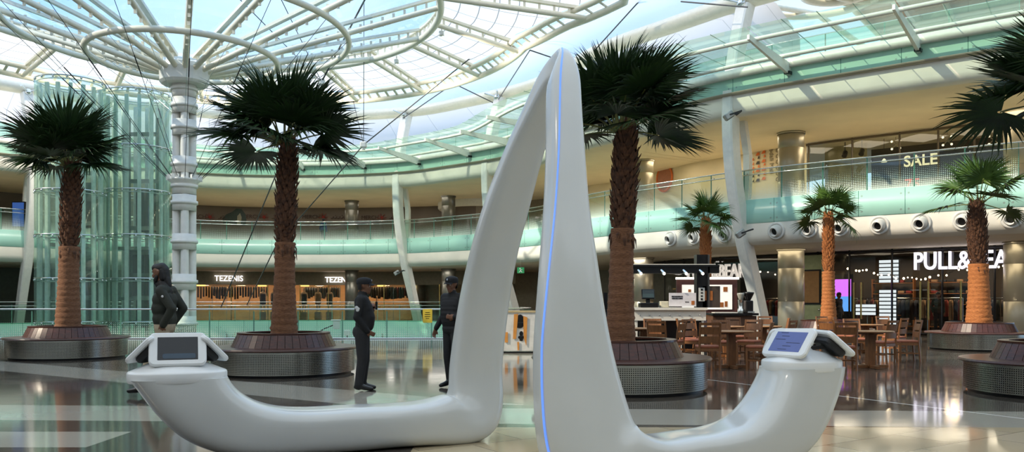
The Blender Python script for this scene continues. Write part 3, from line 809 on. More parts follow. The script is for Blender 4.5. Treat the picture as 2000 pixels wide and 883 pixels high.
# sconces: domed glow on the wall
for i, px in enumerate((393, 512, 596, 690, 745)):
    s = s_at(px, 9.0); p = ept(s, 9.0, 2.75); root = thing('dome_lamp', '%s glowing dome lamp from the left in the warmly lit shop' % ('first', 'second', 'third', 'fourth', 'fifth')[i], 'lamp', p, 0, 'dome lamps in the warm shop')
    part('lamp_shade', MB().lathe([(.32, -.28), (.30, -.1), (.22, .06), (.1, .14), (.0, .16)], 20), emat('dome_glow%d' % px, (255, 206, 120), 1.2), root)
    part('cord', MB().tube((0, 0, .16), (0, 0, .74), .012, n=6), darkm, root)
for px in (400, 470, 540, 620, 690, 750):
    arealamp(ept(s_at(px, 10.2), 10.2, 3.4), .6, 60, (1, .78, .5))
# mannequins
def mannequin(p, rz, top, label):
    p = Vector(p) + Vector((0, 0, .6)); root = thing('mannequin', label, 'mannequin', p, rz, 'mannequins in the warm shop')
    part('podium', MB().rbox((0, 0, -.295), (.46, .5, .59), .05), MATS['tan_shop_wall'], root)
    skin = MATS.get('mannequin_skin') or pmat('mannequin_skin', (226, 196, 164), .4)
    mb = MB(); mb.lathe([(.0, 1.78), (.07, 1.74), (.085, 1.66), (.06, 1.56), (.045, 1.5), (.06, 1.46), (.17, 1.42), (.19, 1.34), (.16, 1.2), (.13, 1.08), (.17, .95), (.18, .85), (.14, .7), (.0, .68)], 14)
    mb.v = [(x, y * .6, z) for x, y, z in mb.v]
    for sx in (-1, 1):
        mb.pipe([(sx * .18, 0, 1.38), (sx * .23, .02, 1.1), (sx * .2, -.08, .85)], [.05, .04, .03], 8); mb.pipe([(sx * .09, 0, .8), (sx * .1, 0, .45), (sx * .1, 0, .05)], [.09, .06, .04], 8)
    part('figure', mb, skin, root)
    part('garment', MB().lathe([(.185, 1.3), (.195, 1.18), (.165, 1.05), (.2, .9), (.22, .55)], 14), top, root)
    part('stand', MB().lathe([(.0, .02), (.2, .02), (.2, 0), (0, 0)], 16), chrome, root)
for i, (px, c) in enumerate(((514, cl[0]), (536, cl[0]), (594, cl[0]), (622, cl[4]), (644, cl[1]))):
    s = s_at(px, 8.7); mannequin(ept(s, 8.7, .014), facing(enrm(s)), c, '%s mannequin from the left behind the warm shop window' % ('first', 'second', 'third', 'fourth', 'fifth')[i])

# ---- gallery: hoarding lettering, SALE shop, mall logo
merch = pmat('hoarding_print', (66, 44, 36), .6); red = pmat('hoarding_red', (150, 50, 40), .6)
for i, (px, py) in enumerate(((408, 424), (513, 424), (630, 424), (745, 425))):
    s = s_at(px, 8.9); n = enrm(s); p = ept(s, 8.93, 0); p.z = CAMZ + (HZ - py) / F * p.y
    root = thing('wall_lettering', '%s printed word with red emblem from the left on the gallery hoarding' % ('first', 'second', 'third', 'fourth')[i], 'lettering', p, facing(n), 'words on the gallery hoarding')
    R = Matrix.Rotation(PI / 2, 4, 'X')
    mb = text_mb('MERCH', .4, .008); mb.v = [tuple(R @ Vector((x - .85, y, z))) for x, y, z in mb.v]; part('word', mb, merch, root)
    mb = MB()
    for q in range(7):
        a = q * 2.4; mb.bar((.05, -.01, 0), (.05 + .34 * math.cos(a), -.01, .3 * math.sin(a)), .02, .07, up=(0, 1, 0))
    mb.sphere((.05, -.01, 0), .12, 10, sc=(1, .1, 1)); part('emblem', mb, red, root)
    mb = MB()
    for q in range(5):
        x = .6 + q * .24; mb.pipe([(x, -.01, -.08), (x + .08, -.01, -.12), (x + .16, -.01, -.08), (x + .2, -.01, .05)], .025, 5)
        if q % 2: mb.sphere((x + .1, -.01, .12), .03, 6)
    part('script', mb, merch, root)
# SALE shop
sb = s_g0; se = s_at(1990, 6)
struct('window_3', sweep([(6, 4.92), (6, 8.2)], sb, se), shopg)
struct('wall_gallery_shop', sweep([(9.5, 4.9), (9.5, 8.25)], s_at(1650, 6), se + 3), pmat('brown_black_wall', (44, 34, 30), .5))
struct('wall_gallery_pale', sweep([(7.6, 4.9), (7.6, 8.25)], sb, s_at(1678, 6.5)), pmat('pale_gallery_wall', (176, 168, 132), .6))
mb = MB()
for px in (1580, 1664, 1757, 1832, 1905): s = s_at(px, 6); mb.bar(ept(s, 5.97, 4.9), ept(s, 5.97, 8.22), .05, .07)
mb.pipe([ept(s, 5.97, 8.17) for s in np.arange(sb, se, .5)], .05, 6)
struct('trim_13', mb, pmat('shop_bronze', (96, 86, 70), .4, .5))
sl = s_at(1797, 5.9)
sign('SALE', sl, 5.93, 6.98, .62, 'pale word on the dark upper shop window', [pmat('sale_white', (236, 226, 196), .5, emit=(236, 226, 196), estr=.25)], (.95, 1), .01, name='window_lettering', cat='lettering', offset=.012)
sign('75', s_at(1782, 5.9), 5.93, 6.05, .62, 'red number on the dark upper shop window below the word', [pmat('sale_red', (214, 46, 50), .5, emit=(214, 46, 50), estr=.3)], (1, 1), .01, name='window_lettering', cat='lettering')
# clusters of four small bulbs inside that window
for i, (px, py) in enumerate(((1749, 283), (1850, 275), (1940, 273))):
    s = s_at(px, 7); p = ept(s, 7.0, 0); p.z = CAMZ + (HZ - py) / F * p.y
    root = thing('lamp_cluster', '%s hanging cluster of small bulbs from the left in the dark upper shop' % ('first', 'second', 'third')[i], 'lamp', p, facing(enrm(s)), 'bulb clusters in the upper shop')
    mb = MB()
    for a in range(4): mb.tube((0, 0, 0), (.2 * math.cos(a * PI / 2 + .8), 0, .2 * math.sin(a * PI / 2 + .8)), .015, n=6)
    mb.tube((0, 0, 0), (0, 0, 8.24 - p.z), .01, n=6); part('arm', mb, steelc, root)
    for a in range(4): part('bulb', MB().sphere((.22 * math.cos(a * PI / 2 + .8), 0, .22 * math.sin(a * PI / 2 + .8)), .05, 8), emat('bulb%d%d' % (i, a), (255, 240, 200), 1.2), root)
for i, px in enumerate((1650, 1683)):
    s = s_at(px, 6.6); p = ept(s, 6.6, 8.0)
    root = thing('track_spotlight', '%s black spotlight under the ceiling of the upper shop' % ('left', 'right')[i], 'spotlight', p, facing(enrm(s)), 'track spotlights')
    part('head', MB().tube((0, .05, -.22), (.0, -.12, -.42), .1, .11), darkm, root); part('stem', MB().tube((0, 0, .2), (0, 0, -.25), .02), darkm, root)
# pendant
s = s_at(1727, 7); p = ept(s, 7, 7.3)
root = thing('pendant_lamp', 'single small pendant lamp in the dark upper shop', 'lamp', p)
part('shade', MB().lathe([(.12, -.06), (.09, 0), (.03, .08), (0, .09)], 14), emat('pendant_glow', (255, 236, 200), 1.0), root); part('cord', MB().tube((0, 0, .08), (0, 0, .92), .01, n=5), darkm, root)
# mall logo banner on the cream wall
s = s_at(1484, 5.9); n = enrm(s); p = ept(s, 5.96, 0); p.z = CAMZ + (HZ - 318) / F * p.y
orange = pmat('logo_orange', (236, 120, 48), .5); charc = pmat('logo_charcoal', (52, 52, 44), .5); txtm = pmat('logo_text', (140, 130, 104), .5)
root = thing('mall_logo', 'orange and black logo of leaf shapes with an upright name, on the cream gallery wall', 'sign', p, facing(n))
u = p.y / F; sc = 1.12
def quad(px, py, w_, h_, sh):
    x = (px - 1487) * u * sc; z = (318 - py) * u
    return [(x - w_ / 2, z - h_ / 2), (x + w_ / 2, z - h_ / 2), (x + w_ / 2, z + h_ / 2), (x - w_ / 2 + sh * .6, z + h_ / 2), (x - w_ / 2 + sh * .3, z)]
LOGO = [(1482, 290, 'o', 0), (1494, 288, 'o', 0), (1480, 300, 'o', 1), (1492, 298, 'o', 1), (1470.5, 309, 'o', 0), (1482, 307, 'b', 0), (1494, 306, 'o', 0), (1470.5, 317.5, 'o', 1), (1480, 317, 'b', 1), (1492, 315, 'o', 1),
        (1471, 326, 'o', 0), (1482, 324, 'o', 0), (1494, 322, 'o', 0), (1471, 333, 'o', 1), (1480, 332, 'o', 1), (1492, 331, 'o', 1), (1471, 342, 'b', 0), (1482, 341, 'b', 0), (1494, 340, 'o', 0), (1471, 351, 'b', 1), (1480, 351, 'b', 1), (1492, 349, 'o', 1)]
for col_, m_, lab in (('o', orange, 'orange shapes'), ('b', charc, 'charcoal shapes')):
    mb = MB(); Rx = Matrix.Rotation(PI / 2, 4, 'X')
    for px, py, c_, big in LOGO:
        if c_ == col_: mb.prism(quad(px, py, (.2 if big else .09) if px > 1475 else .08, .13 if big else .11, .14 if big else .08), 0, .02, 0, Rx)
    part('emblem', mb, m_, root, lab)
mb = text_mb('Abdali Mall', .3, .01); Rr = Matrix.Rotation(PI / 2, 4, 'X') @ Matrix.Rotation(-PI / 2, 4, 'Z')
mb.v = [tuple(Rr @ Vector(v) + Vector(((1508 - 1487) * u * sc, 0, .1))) for v in mb.v]; part('name', mb, txtm, root)
mb = MB()
for q in range(7):
    z = .8 - q * .26; x = (1519 - 1487) * u * sc
    mb.pipe([(x + .06, -.01, z), (x - .02, -.01, z - .04), (x - .04, -.01, z - .14), (x + .05, -.01, z - .18)], .02, 5)
part('script', mb, txtm, root)
# orange ring emblem half seen on the cream wall
s = s_at(1297, 5.9); p = ept(s, 5.92, 0); p.z = CAMZ + (HZ - 348) / F * p.y
root = thing('wall_emblem', 'round orange ring emblem on the cream wall behind the tall palm', 'sign', p, facing(enrm(s)))
mb = MB(); mb.lathe([(.62, -.02), (.74, -.02), (.74, .02), (.62, .02), (.62, -.02)], 36); mb.v = [tuple(Matrix.Rotation(PI / 2, 4, 'X') @ Vector((x, y, z))) for x, y, z in mb.v]; part('ring', mb, orange, root)
mb = MB(); mb.lathe([(0, 0), (.62, 0)], 30); mb.v = [tuple(Matrix.Rotation(PI / 2, 4, 'X') @ Vector((x, y, z))) for x, y, z in mb.v]; part('disc', mb, pmat('emblem_face', (186, 120, 92), .6), root)
# exit signs
for px, py, D, l in ((1755, 205, 31, 'green and white exit sign hanging under the cream gallery ceiling'), (1017, 528, 42, 'green exit sign seen between the two blades of the sculpture')):
    root = thing('exit_sign', l, 'sign', at(px, py, D))
    part('panel', MB().box((0, 0, 0), (.36, .05, .3)), pmat('exit_green%d' % px, (40, 120, 70), .5, emit=(40, 130, 80), estr=.3), root)
    mb = MB(); mb.sphere((-.03, -.03, .08), .035, 8); mb.bar((-.03, -.03, .05), (.0, -.03, -.03), .02, .05); mb.bar((0, -.03, -.03), (.07, -.03, -.1), .02, .03); mb.bar((0, -.03, -.03), (-.08, -.03, -.1), .02, .03); mb.bar((-.03, -.03, .04), (.08, -.03, .03), .02, .025)
    part('running_figure', mb, pmat('exit_white%d' % px, (235, 240, 230), .5), root)
    zt = 8.25 if px > 1500 else 3.5
    part('hanger', MB().tube((0, 0, .15), (0, 0, zt - at(px, py, D).z), .01, n=6), steelc, root)
# screen by the left gallery
root = thing('video_screen', 'tall blue advertising screen on the far left gallery', 'screen', at(37, 420, 44.6))
part('frame', MB().box((0, 0, 0), (.72, .14, 1.45)), darkm, root); part('display', MB().box((0, -.075, 0.02), (.62, .01, 1.3)), emat('ad_blue', (48, 76, 130), .8), root)

# dark rounded picture on the hoarding, and the lamp on an arm by the void
s = s_at(459, 8.9); p = ept(s, 8.95, 0); u = p.y / F; p.z = CAMZ + (HZ - 424) * u
root = thing('wall_picture', 'dark teal rounded shape pictured on the gallery hoarding, left of the second palm', 'picture', p, facing(enrm(s)))
mb = MB(); mb.prism([((x - 459) * u, (424 - y) * u) for x, y in ((438, 438), (437, 427), (444, 419), (455, 414), (462, 407), (472, 408), (479, 418), (481, 430), (479, 440))], 0, .02, 0, Matrix.Rotation(PI / 2, 4, 'X')); part('shape', mb, pmat('dark_teal_print', (48, 66, 60), .5), root)
mb = MB(); mb.prism([((x - 459) * u, (424 - y) * u) for x, y in ((463, 440), (464, 422), (469, 416), (472, 424), (470, 440))], .02, .03, 0, Matrix.Rotation(PI / 2, 4, 'X')); part('highlight', mb, pmat('pale_print', (150, 150, 130), .5), root)
p = at(612, 655, 30.3); q = at(654, 634, 30.3)
root = thing('arm_lamp', 'small white lamp on a slanting arm beyond the railing, left of the guard in profile', 'lamp', p)
part('arm', MB().pipe([(0, 0, -.3), (0, 0, 0), (q - p) * .5 + Vector((0, 0, .04)), q - p], .022, 6), darkm, root)
part('lamp_head', MB().rbox(q - p + Vector((.06, 0, -.02)), (.24, .18, .3), .04).rbox(q - p + Vector((.04, 0, .16)), (.34, .2, .05), .02), white, root)
p = at(678, 650, 30.3); root = thing('void_lamp', 'small white box lamp beyond the railing, close left of the guard in profile', 'lamp', p)
part('lamp_head', MB().rbox((0, 0, 0), (.22, .18, .2), .04), white, root); part('stem', MB().tube((0, 0, -.1), (0, 0, -.5), .03), darkm, root)
# ------------------------------------------------------------------ umbrella roof on its mast
CC = Vector((-13.2, 33.0, 0))
root = thing('umbrella_roof', 'white steel umbrella roof of radial beams and rings fanning out from one tall mast', 'roof', CC)
def pol(r, adeg, z):
    a = math.radians(adeg); return Vector((r * math.sin(a), r * math.cos(a), z))   # angle from +Y (away), clockwise
# mast
mb = MB()
for k in range(4):
    a = math.radians(25 + 90 * k); mb.tube((.30 * math.cos(a), .30 * math.sin(a), -5.5), (.30 * math.cos(a), .30 * math.sin(a), 10.1), .155, n=14)
part('mast', mb, white, root)
for y in (632, 550, 472, 396, 364, 322, 250, 207, 175):
    z = (590 - y) * 33 / F + CAMZ; mb = MB(); wide = .52
    mb.lathe([(.30, z - .07), (wide, z - .07), (wide, z + .06), (.30, z + .06)], 28)
    mb.lathe([(.44, z - .34), (.46, z - .34), (.46, z + .30), (.44, z + .30), (.44, z - .34)], 28)
    part('ring_collar', mb, white, root)
mb = MB(); z = (590 - 358) * 33 / F + CAMZ
mb.lathe([(.46, z - .05), (.62, z + .1), (.62, z + .16), (.46, z + .16)], 28)
for k in range(15): mb.box(pol(.62, 12 + 24 * k, z + .2), (.05, .14, .2), -math.radians(12 + 24 * k))
part('cable_collar', mb, white, root)
part('hub', MB().lathe([(.0, 10.02), (.86, 10.06), (.95, 10.16), (.96, 10.66), (.9, 10.85), (.0, 10.9)], 15, smooth=False).lathe([(.3, 9.7), (.34, 9.9), (.45, 10.04)], 20), white, root)
R1, R2, R3 = 3.6, 6.5, 10.3
Z1, Z2, Z3, Z4 = 11.2, 12.2, 13.6, 12.75
def rim(a):
    a = (a + 180) % 360 - 180
    return float(np.interp(a, [-180, -120, -90, 75, 86, 97, 104, 115, 140, 180], [15, 14.5, 14.3, 14.3, 15.4, 17.8, 17.2, 14.5, 13.5, 15]))
def zr(r): return float(np.interp(r, [.9, R1, R2, R3], [10.6, Z1, Z2, Z3]))
def radial(a, ra, rb, r_t, name, step):
    mb = MB(); mb.tube(pol(ra, a, zr(ra)), pol(rb, a, zr(rb)), r_t, n=10)
    mb.bar(pol(ra, a, zr(ra) + .42), pol(rb, a, zr(rb) + .42), .2, .12)
    for r in np.arange(ra + .3, rb, step): mb.bar(pol(r, a, zr(r)), pol(r, a, zr(r) + .38), .1, .05)
    part(name, mb, cream, root)
for k in range(15): radial(12 + 24 * k, .85, R3, .115, 'radial_beam', .45)
def zo(r, a): return Z3 + (Z4 - Z3) * (r - R3) / (rim(a) - R3)
for k in range(20):
    a = 18 * k; rb = rim(a); mb = MB(); mb.tube(pol(R3, a, Z3), pol(rb, a, Z4), .11, n=10); mb.bar(pol(R3, a, Z3 + .42), pol(rb - .3, a, Z4 + .42), .2, .12)
    for r in np.arange(R3 + .4, rb - .3, .6): mb.bar(pol(r, a, zo(r, a)), pol(r, a, zo(r, a) + .38), .1, .05)
    part('outer_beam', mb, cream, root)
for R_, Z_, rr in ((R1, Z1, .12), (R2, Z2, .125), (R3, Z3, .15)):
    part('ring_beam', MB().pipe([pol(R_, a, Z_ - .06) for a in range(0, 360, 4)], rr, 10, closed=True), cream, root)
mb = MB(); mb.pipe([pol(R3, a, Z3 + .42) for a in range(0, 360, 4)], .08, 6, closed=True)
for a in range(0, 360, 3): mb.bar(pol(R3, a, Z3), pol(R3, a, Z3 + .4), .1, .05)
part('ring_ladder', mb, cream, root)
mb = MB()
mb.pipe([pol(rim(a), a, Z4) for a in range(0, 360, 3)], .15, 10, closed=True); mb.pipe([pol(rim(a) - .5, a, Z4 + .34) for a in range(0, 360, 3)], .12, 8, closed=True)
for a in np.arange(0, 360, 2.4): mb.bar(pol(rim(a), a, Z4), pol(rim(a) - .5, a, Z4 + .34), .14, .05)
part('rim_beam', mb, cream, root)
# clear panes inside ring three, white skin outside it
mb = MB()
for k in range(15):
    rows = []
    for r in (.9, R1, R2, R3): rows.append([pol(r, 12 + 24 * k + q * 6, zr(r) + .5) for q in range(5)])
    mb.grid(rows, False, 0, False)
part('roof_panes', mb, roofg, root, 'clear panes letting the blue sky show')
skin_ = membrane('roof_skin', (253, 249, 246), 0.08, 0.64, seam=(1.5, .8, .04), scol=(150, 146, 142))
for k in range(20):
    rows = []; uvs = []
    for i in range(7):
        row = []; ur = []
        for q in range(7):
            a_ = 18 * k + 3 * q; r = R3 + (rim(a_) - .45 - R3) * i / 6
            row.append(pol(r, a_, zo(r, a_) + .46 - .14 * math.sin(PI * q / 6) * math.sin(PI * i / 6))); ur.append((q * .75, r - R3))
        rows.append(row); uvs.append(ur)
    part('roof_skin', MB().grid(rows, False, 0, True, uvs), skin_, root, 'white translucent skin with thin seams')
# fan of thin cables from the mast collar up to the second ring, with turnbuckles
z = (590 - 352) * 33 / F + CAMZ
for k in range(15):
    a = 12 + 24 * k; p0, p1 = pol(.6, a, z), pol(R2, a, Z2 - .15); mb = MB(); mb.tube(p0, p1, .011, n=5)
    q = p0.lerp(p1, .55); mb.tube(q, p0.lerp(p1, .64), .022, n=6)
    part('stay_cable', mb, darkm, root)
    p0, p1 = pol(.5, a, 8.9), pol(R1, a, Z1 - .12); part('stay_cable', MB().tube(p0, p1, .008, n=5), chrome, root)
# pneumatic cushion between the rim and the ring beam
cush = membrane('roof_cushion', (226, 234, 252), 0.25, 0.7)
s0, s1 = s_at(-30), s_at(1990); rows = []
ss = np.arange(s0, s1, .7)
for i in range(13):
    t = i / 12; row = []
    for s in ss:
        e = ept(s, .25, 13.3); d = Vector((e.x - CC.x, e.y - CC.y, 0)); r_ = CC + d.normalized() * (rim(math.degrees(math.atan2(d.x, d.y))) - .05); r_.z = Z4 + .2
        q = r_.lerp(e, t); q.z += .75 * math.sin(PI * t) ** .7; row.append(q)
    rows.append(row)
struct('ceiling_cushion', MB().grid(rows), cush)
# roof over the hall on the camera's side (translucent skin on straight beams)
mb = MB(); mb.box((0, -12.2, 7.5), (80, .3, 16))
rearm = pmat('shaded_rear_wall', (168, 160, 148), .8); struct('wall_rear', mb, rearm)
mb = MB(); mb.box((37, -2, 7.5), (.3, 24, 16)); struct('wall_right', mb, rearm)
mb = MB(); mb.box((-36, -2, 7.5), (.3, 24, 16)); struct('wall_left', mb, rearm)
struct('ceiling_front', MB().grid([[Vector((x, y, 15.2 + .02 * abs(y - 5))) for x in np.linspace(-34, 36, 15)] for y in np.linspace(-12, 13.5, 7)]), membrane('front_skin', (236, 234, 230), .06, .6))
# ties from the rim to the column heads and the long rods crossing the hall
tie_n = 0
def rod(pts, r, label, nodes=()):
    root = thing('tie_rod', label, 'tie rod', pts[0], 0, 'steel tie rods under the roof'); b0 = Vector(pts[0])
    part('rod', MB().pipe([Vector(p) - b0 for p in pts], r, 6), pmat('rod_steel', (92, 92, 92), .35, .7) if 'rod_steel' not in MATS else MATS['rod_steel'], root)
    for nd in nodes:
        nd = Vector(nd) - b0; mb = MB(); mb.rbox(nd, (.34, .3, .3), .08)
        mb.tube(nd + Vector((0, 0, -.25)), nd, .1)
        part('cast_node', mb, white, root)
    return root
N1 = at(977, 66, 40); N2 = at(628, 160, 41); N3 = at(710, 283, 43)
rod([N1, N3, at(540, 478, 46), at(482, 596, 47)], .03, 'long steel rod slanting down from the node above the kiosk to the far railing', (N1, N3))
rod([N2, at(537, 346, 42), at(432, 600, 43)], .03, 'long steel rod slanting down behind the second palm', (N2,))
rod([at(728, -30, 36), N2], .045, 'thickest dark rod, running up from the node above the second palm')
rod([at(440, -30, 34), N2], .02, 'thin rod from the upper left to the node above the second palm')
rod([at(535, -30, 34), N2], .02, 'second thin rod from the upper left to the node above the second palm')
rod([at(711, -30, 40), N3], .018, 'plumb thin rod hanging down to the lowest node in front of the top terrace')
rod([at(690, 197, 46.1), N3], .02, 'short rod from the roof edge down to the lowest node')
for px, l in ((875, 'leftmost'), (958, 'second'), (1035, 'third'), (1120, 'rightmost')):
    rod([at(px, -30, 38), N1], .02, l + ' of four rods spreading up from the node left of the kiosk tip')
V1, V2 = at(886, 163, 43.2), at(1035, 98, 36.3)
c1, c2 = at(786, 232, 50), at(968, 203, 46.6)
rod([V1, c1], .03, 'rod from the roof rim down left to the slender raking column head'); rod([V1, c2], .03, 'rod from the roof rim down right to the column head behind the blade')
rod([V2, c2], .03, 'rod from the roof rim down left to the column head behind the blade'); rod([V2, at(1100, 120, 36)], .03, 'rod from the roof rim right behind the kiosk tip')
rod([at(1255, -5, 34), at(1160, 100, 37)], .03, 'dark rod crossing behind the crown of the tall palm')
rod([at(1330, 3, 32), at(1460, 14, 30)], .03, 'rod running to the head of the big white raking column')

# ------------------------------------------------------------------ glass lifts
liftbar = pmat('lift_fin', (228, 240, 230), .3, .1)
darkg = pmat('lift_dark', (40, 50, 46), .3)
def lift(px, D, rpx, top_y, label):
    p = at(px, HZ, D); p.z = -5.5; R = rpx * D / F; H = CAMZ + (HZ - top_y) / F * D + 5.5
    root = thing('glass_lift', label, 'lift', p, 0, 'round glass lift shafts')
    zs = [0] + [CAMZ + (HZ - y) / F * D + 5.5 for y in (628, 545, 462, 376, 292)] + [H]
    for a, b_ in zip(zs, zs[1:]):
        part('glass_skin', MB().lathe([(R, a + .03), (R, b_ - .03)], 40), liftg, root)
    for z in zs[1:]:
        mb = MB(); mb.pipe([(R * math.cos(t), R * math.sin(t), z) for t in np.arange(0, 2 * PI, .16)], .035, 6, closed=True)
        mb.pipe([((R - .1) * math.cos(t), (R - .1) * math.sin(t), z - .14) for t in np.arange(0, 2 * PI, .16)], .025, 6, closed=True)
        for t in np.arange(0, 2 * PI, PI / 8): mb.sphere((R * math.cos(t), R * math.sin(t), z - .07), .06, 6)
        part('ring_rail', mb, chrome, root)
    for k in range(16):
        t = 2 * PI * k / 16 + .1; part('vertical_fin', MB().bar(((R - .16) * math.cos(t), (R - .16) * math.sin(t), 0), ((R - .16) * math.cos(t), (R - .16) * math.sin(t), H - .3), .17, .10, up=(math.cos(t), math.sin(t), 0)), liftbar, root)
    # car with dark doors and the guide tower behind it
    mb = MB(); mb.box((0, .2, 7.0), (1.5, 1.3, .16)).box((0, .2, 9.5), (1.5, 1.3, .16)).box((0, .82, 8.25), (1.5, .06, 2.4))
    car = part('lift_car', mb, pmat('car_%d' % px, (150, 160, 150), .3, .6), root)
    part('car_door', MB().box((-.3, .77, 8.2), (.56, .03, 2.1)).box((.3, .77, 8.2), (.56, .03, 2.1)), darkg, car)
    mb = MB()
    for x in (-.75, .75):
        mb.box((x, .7, (H - 1) / 2), (.12, .2, H - 1))
    for z in np.arange(1, H - 1, 2.4): mb.box((0, .75, z), (1.5, .1, .2))
    part('guide_tower', mb, pmat('tower_%d' % px, (116, 128, 120), .4, .4), root)
    for z in (5.5, 10.4):
        part('landing_door', MB().box((0, 1.1, z + 1.1), (1.1, .06, 2.2)), darkg, root)
lift(138, 38.5, 62, 162, 'left one of the two tall round green glass lift shafts, behind the first palm')
lift(268, 41.1, 62, 186, 'right one of the two tall round green glass lift shafts, beside the white mast')

# ------------------------------------------------------------------ planters and palms
mm, nt, out = new_mat('perforated_steel')
b = N(nt, 'ShaderNodeBsdfPrincipled'); nt.links.new(b.outputs[0], out.inputs[0])
uv = N(nt, 'ShaderNodeUVMap'); sp = N(nt, 'ShaderNodeSeparateXYZ'); nt.links.new(uv.outputs[0], sp.inputs[0])
pt = .03
fu = math_(nt, 'SUBTRACT', math_(nt, 'FRACT', math_(nt, 'DIVIDE', sp.outputs[0], pt)), .5); fv = math_(nt, 'SUBTRACT', math_(nt, 'FRACT', math_(nt, 'DIVIDE', sp.outputs[1], pt)), .5)
dot = math_(nt, 'LESS_THAN', math_(nt, 'MAXIMUM', math_(nt, 'ABSOLUTE', fu), math_(nt, 'ABSOLUTE', fv)), .27)
dot = math_(nt, 'MULTIPLY', dot, math_(nt, 'MULTIPLY', math_(nt, 'GREATER_THAN', sp.outputs[1], .07), math_(nt, 'LESS_THAN', sp.outputs[1], .41)))
nt.links.new(mixc(nt, dot, rgb((172, 170, 162)), rgb((50, 48, 44))), b.inputs['Base Color']); b.inputs['Metallic'].default_value = .95; b.inputs['Roughness'].default_value = .24
perf = mm
def planter(px, D, label, group='round planter benches'):
    p = at(px, HZ, D); p.z = 0; R = 1.30
    root = thing('planter_bench', label, 'planter', p, 0, group)
    part('steel_drum', MB().lathe([(R, .05), (R, .46)], 72, uvr=R), perf, root)
    part('plinth', MB().lathe([(R - .06, 0), (R - .06, .06)], 48), darkm, root)
    part('seat', MB().lathe([(R, .45), (R + .06, .455), (R + .075, .475), (R + .06, .50), (.9, .505), (.9, .46)], 72, smooth=False), seatw, root)
    n = 44
    mb = MB()
    for k in range(n):
        a0, a1 = 2 * PI * (k + .03) / n, 2 * PI * (k + .97) / n
        q = []
        for r, z in ((.955, .505), (.84, .745), (.80, .745), (.90, .505)):
            q += [Vector((r * math.cos(a0), r * math.sin(a0), z)), Vector((r * math.cos(a1), r * math.sin(a1), z))]
        mb.add(q, [(0, 1, 3, 2), (2, 3, 5, 4), (4, 5, 7, 6), (0, 2, 4, 6), (1, 7, 5, 3)])
    part('backrest_slats', mb, ipe, root)
    part('rim', MB().lathe([(.85, .735), (.85, .765), (.70, .765), (.70, .735)], 48, smooth=False), seatw, root)
    part('inner_wall', MB().lathe([(.72, .76), (.72, .6)], 40), darkm, root)
    part('soil', MB().lathe([(.0, .66), (.4, .65), (.73, .62)], 32), soil, root)
    return p
def frond_mesh(seed, pl, fl, nl_, mats, spread=2.35, droop=.35):
    r = random.Random(seed); mb = MB()
    # stalk along +X, arching down a little
    pts = [Vector((pl * t, 0, .10 * math.sin(t * 1.9) * pl)) for t in np.linspace(0, 1, 6)]
    mb.pipe(pts, [.022, .018, .015, .013, .012, .012], 6, mi=1)
    o = pts[-1]
    for k in range(nl_):
        a = -spread + 2 * spread * k / (nl_ - 1) + r.uniform(-.02, .02)
        L = fl * (.66 + .34 * math.cos(a / 2.1)) * r.uniform(.9, 1.05)
        d = Vector((math.cos(a), math.sin(a), 0)); side = Vector((-math.sin(a), math.cos(a), 0))
        wmax = min(.034 * fl / .9, L * .05) * r.uniform(.85, 1.1); fold = .35
        dr = droop * r.uniform(.5, 1.5); cur = r.uniform(-.06, .06)
        prof = []
        for t, wf in ((.04, .55), (.34, 1.15), (.55, .8), (.78, .42), (1.0, .03)):
            c = o + d * (L * t * (1 - .1 * dr * t)) + side * (cur * t * t * L) + Vector((0, 0, .12 * math.cos(a) * t * 0 + .14 * abs(math.sin(a * .5)) * t - dr * t ** 3 * L * .55))
            w_ = wmax * wf
            prof.append((c - side * w_ + Vector((0, 0, w_ * fold)), c - Vector((0, 0, w_ * fold)), c + side * w_ + Vector((0, 0, w_ * fold))))
        mb.grid([list(q) for q in prof], False, 0, True)
    return mb.mesh('frond', mats)
FM_dark = [frond_mesh(i, .55 + .12 * (i % 3), 1.0, 44, [leaf, petm], 1.75 + .12 * i, .12 + .14 * i) for i in range(4)]
FM_light = [frond_mesh(20 + i, .55, .72, 30, [leafl, petm], 2.0 + .1 * i, .3 + .2 * i) for i in range(3)]
FM_mid = [frond_mesh(40 + i, .75, .85, 34, [leafl, petm], 2.0 + .1 * i, .3 + .2 * i) for i in range(3)]
def frond_at(root, me, z, az, el, roll, sc, rad=.08):
    o = bpy.data.objects.new('frond', me); COL.objects.link(o); o.parent = root
    R = Matrix.Rotation(az, 4, 'Z') @ Matrix.Rotation(-el, 4, 'Y') @ Matrix.Rotation(roll, 4, 'X')
    o.matrix_local = Matrix.Translation((rad * math.cos(az), rad * math.sin(az), z)) @ R @ Matrix.Diagonal((sc, sc, sc, 1))
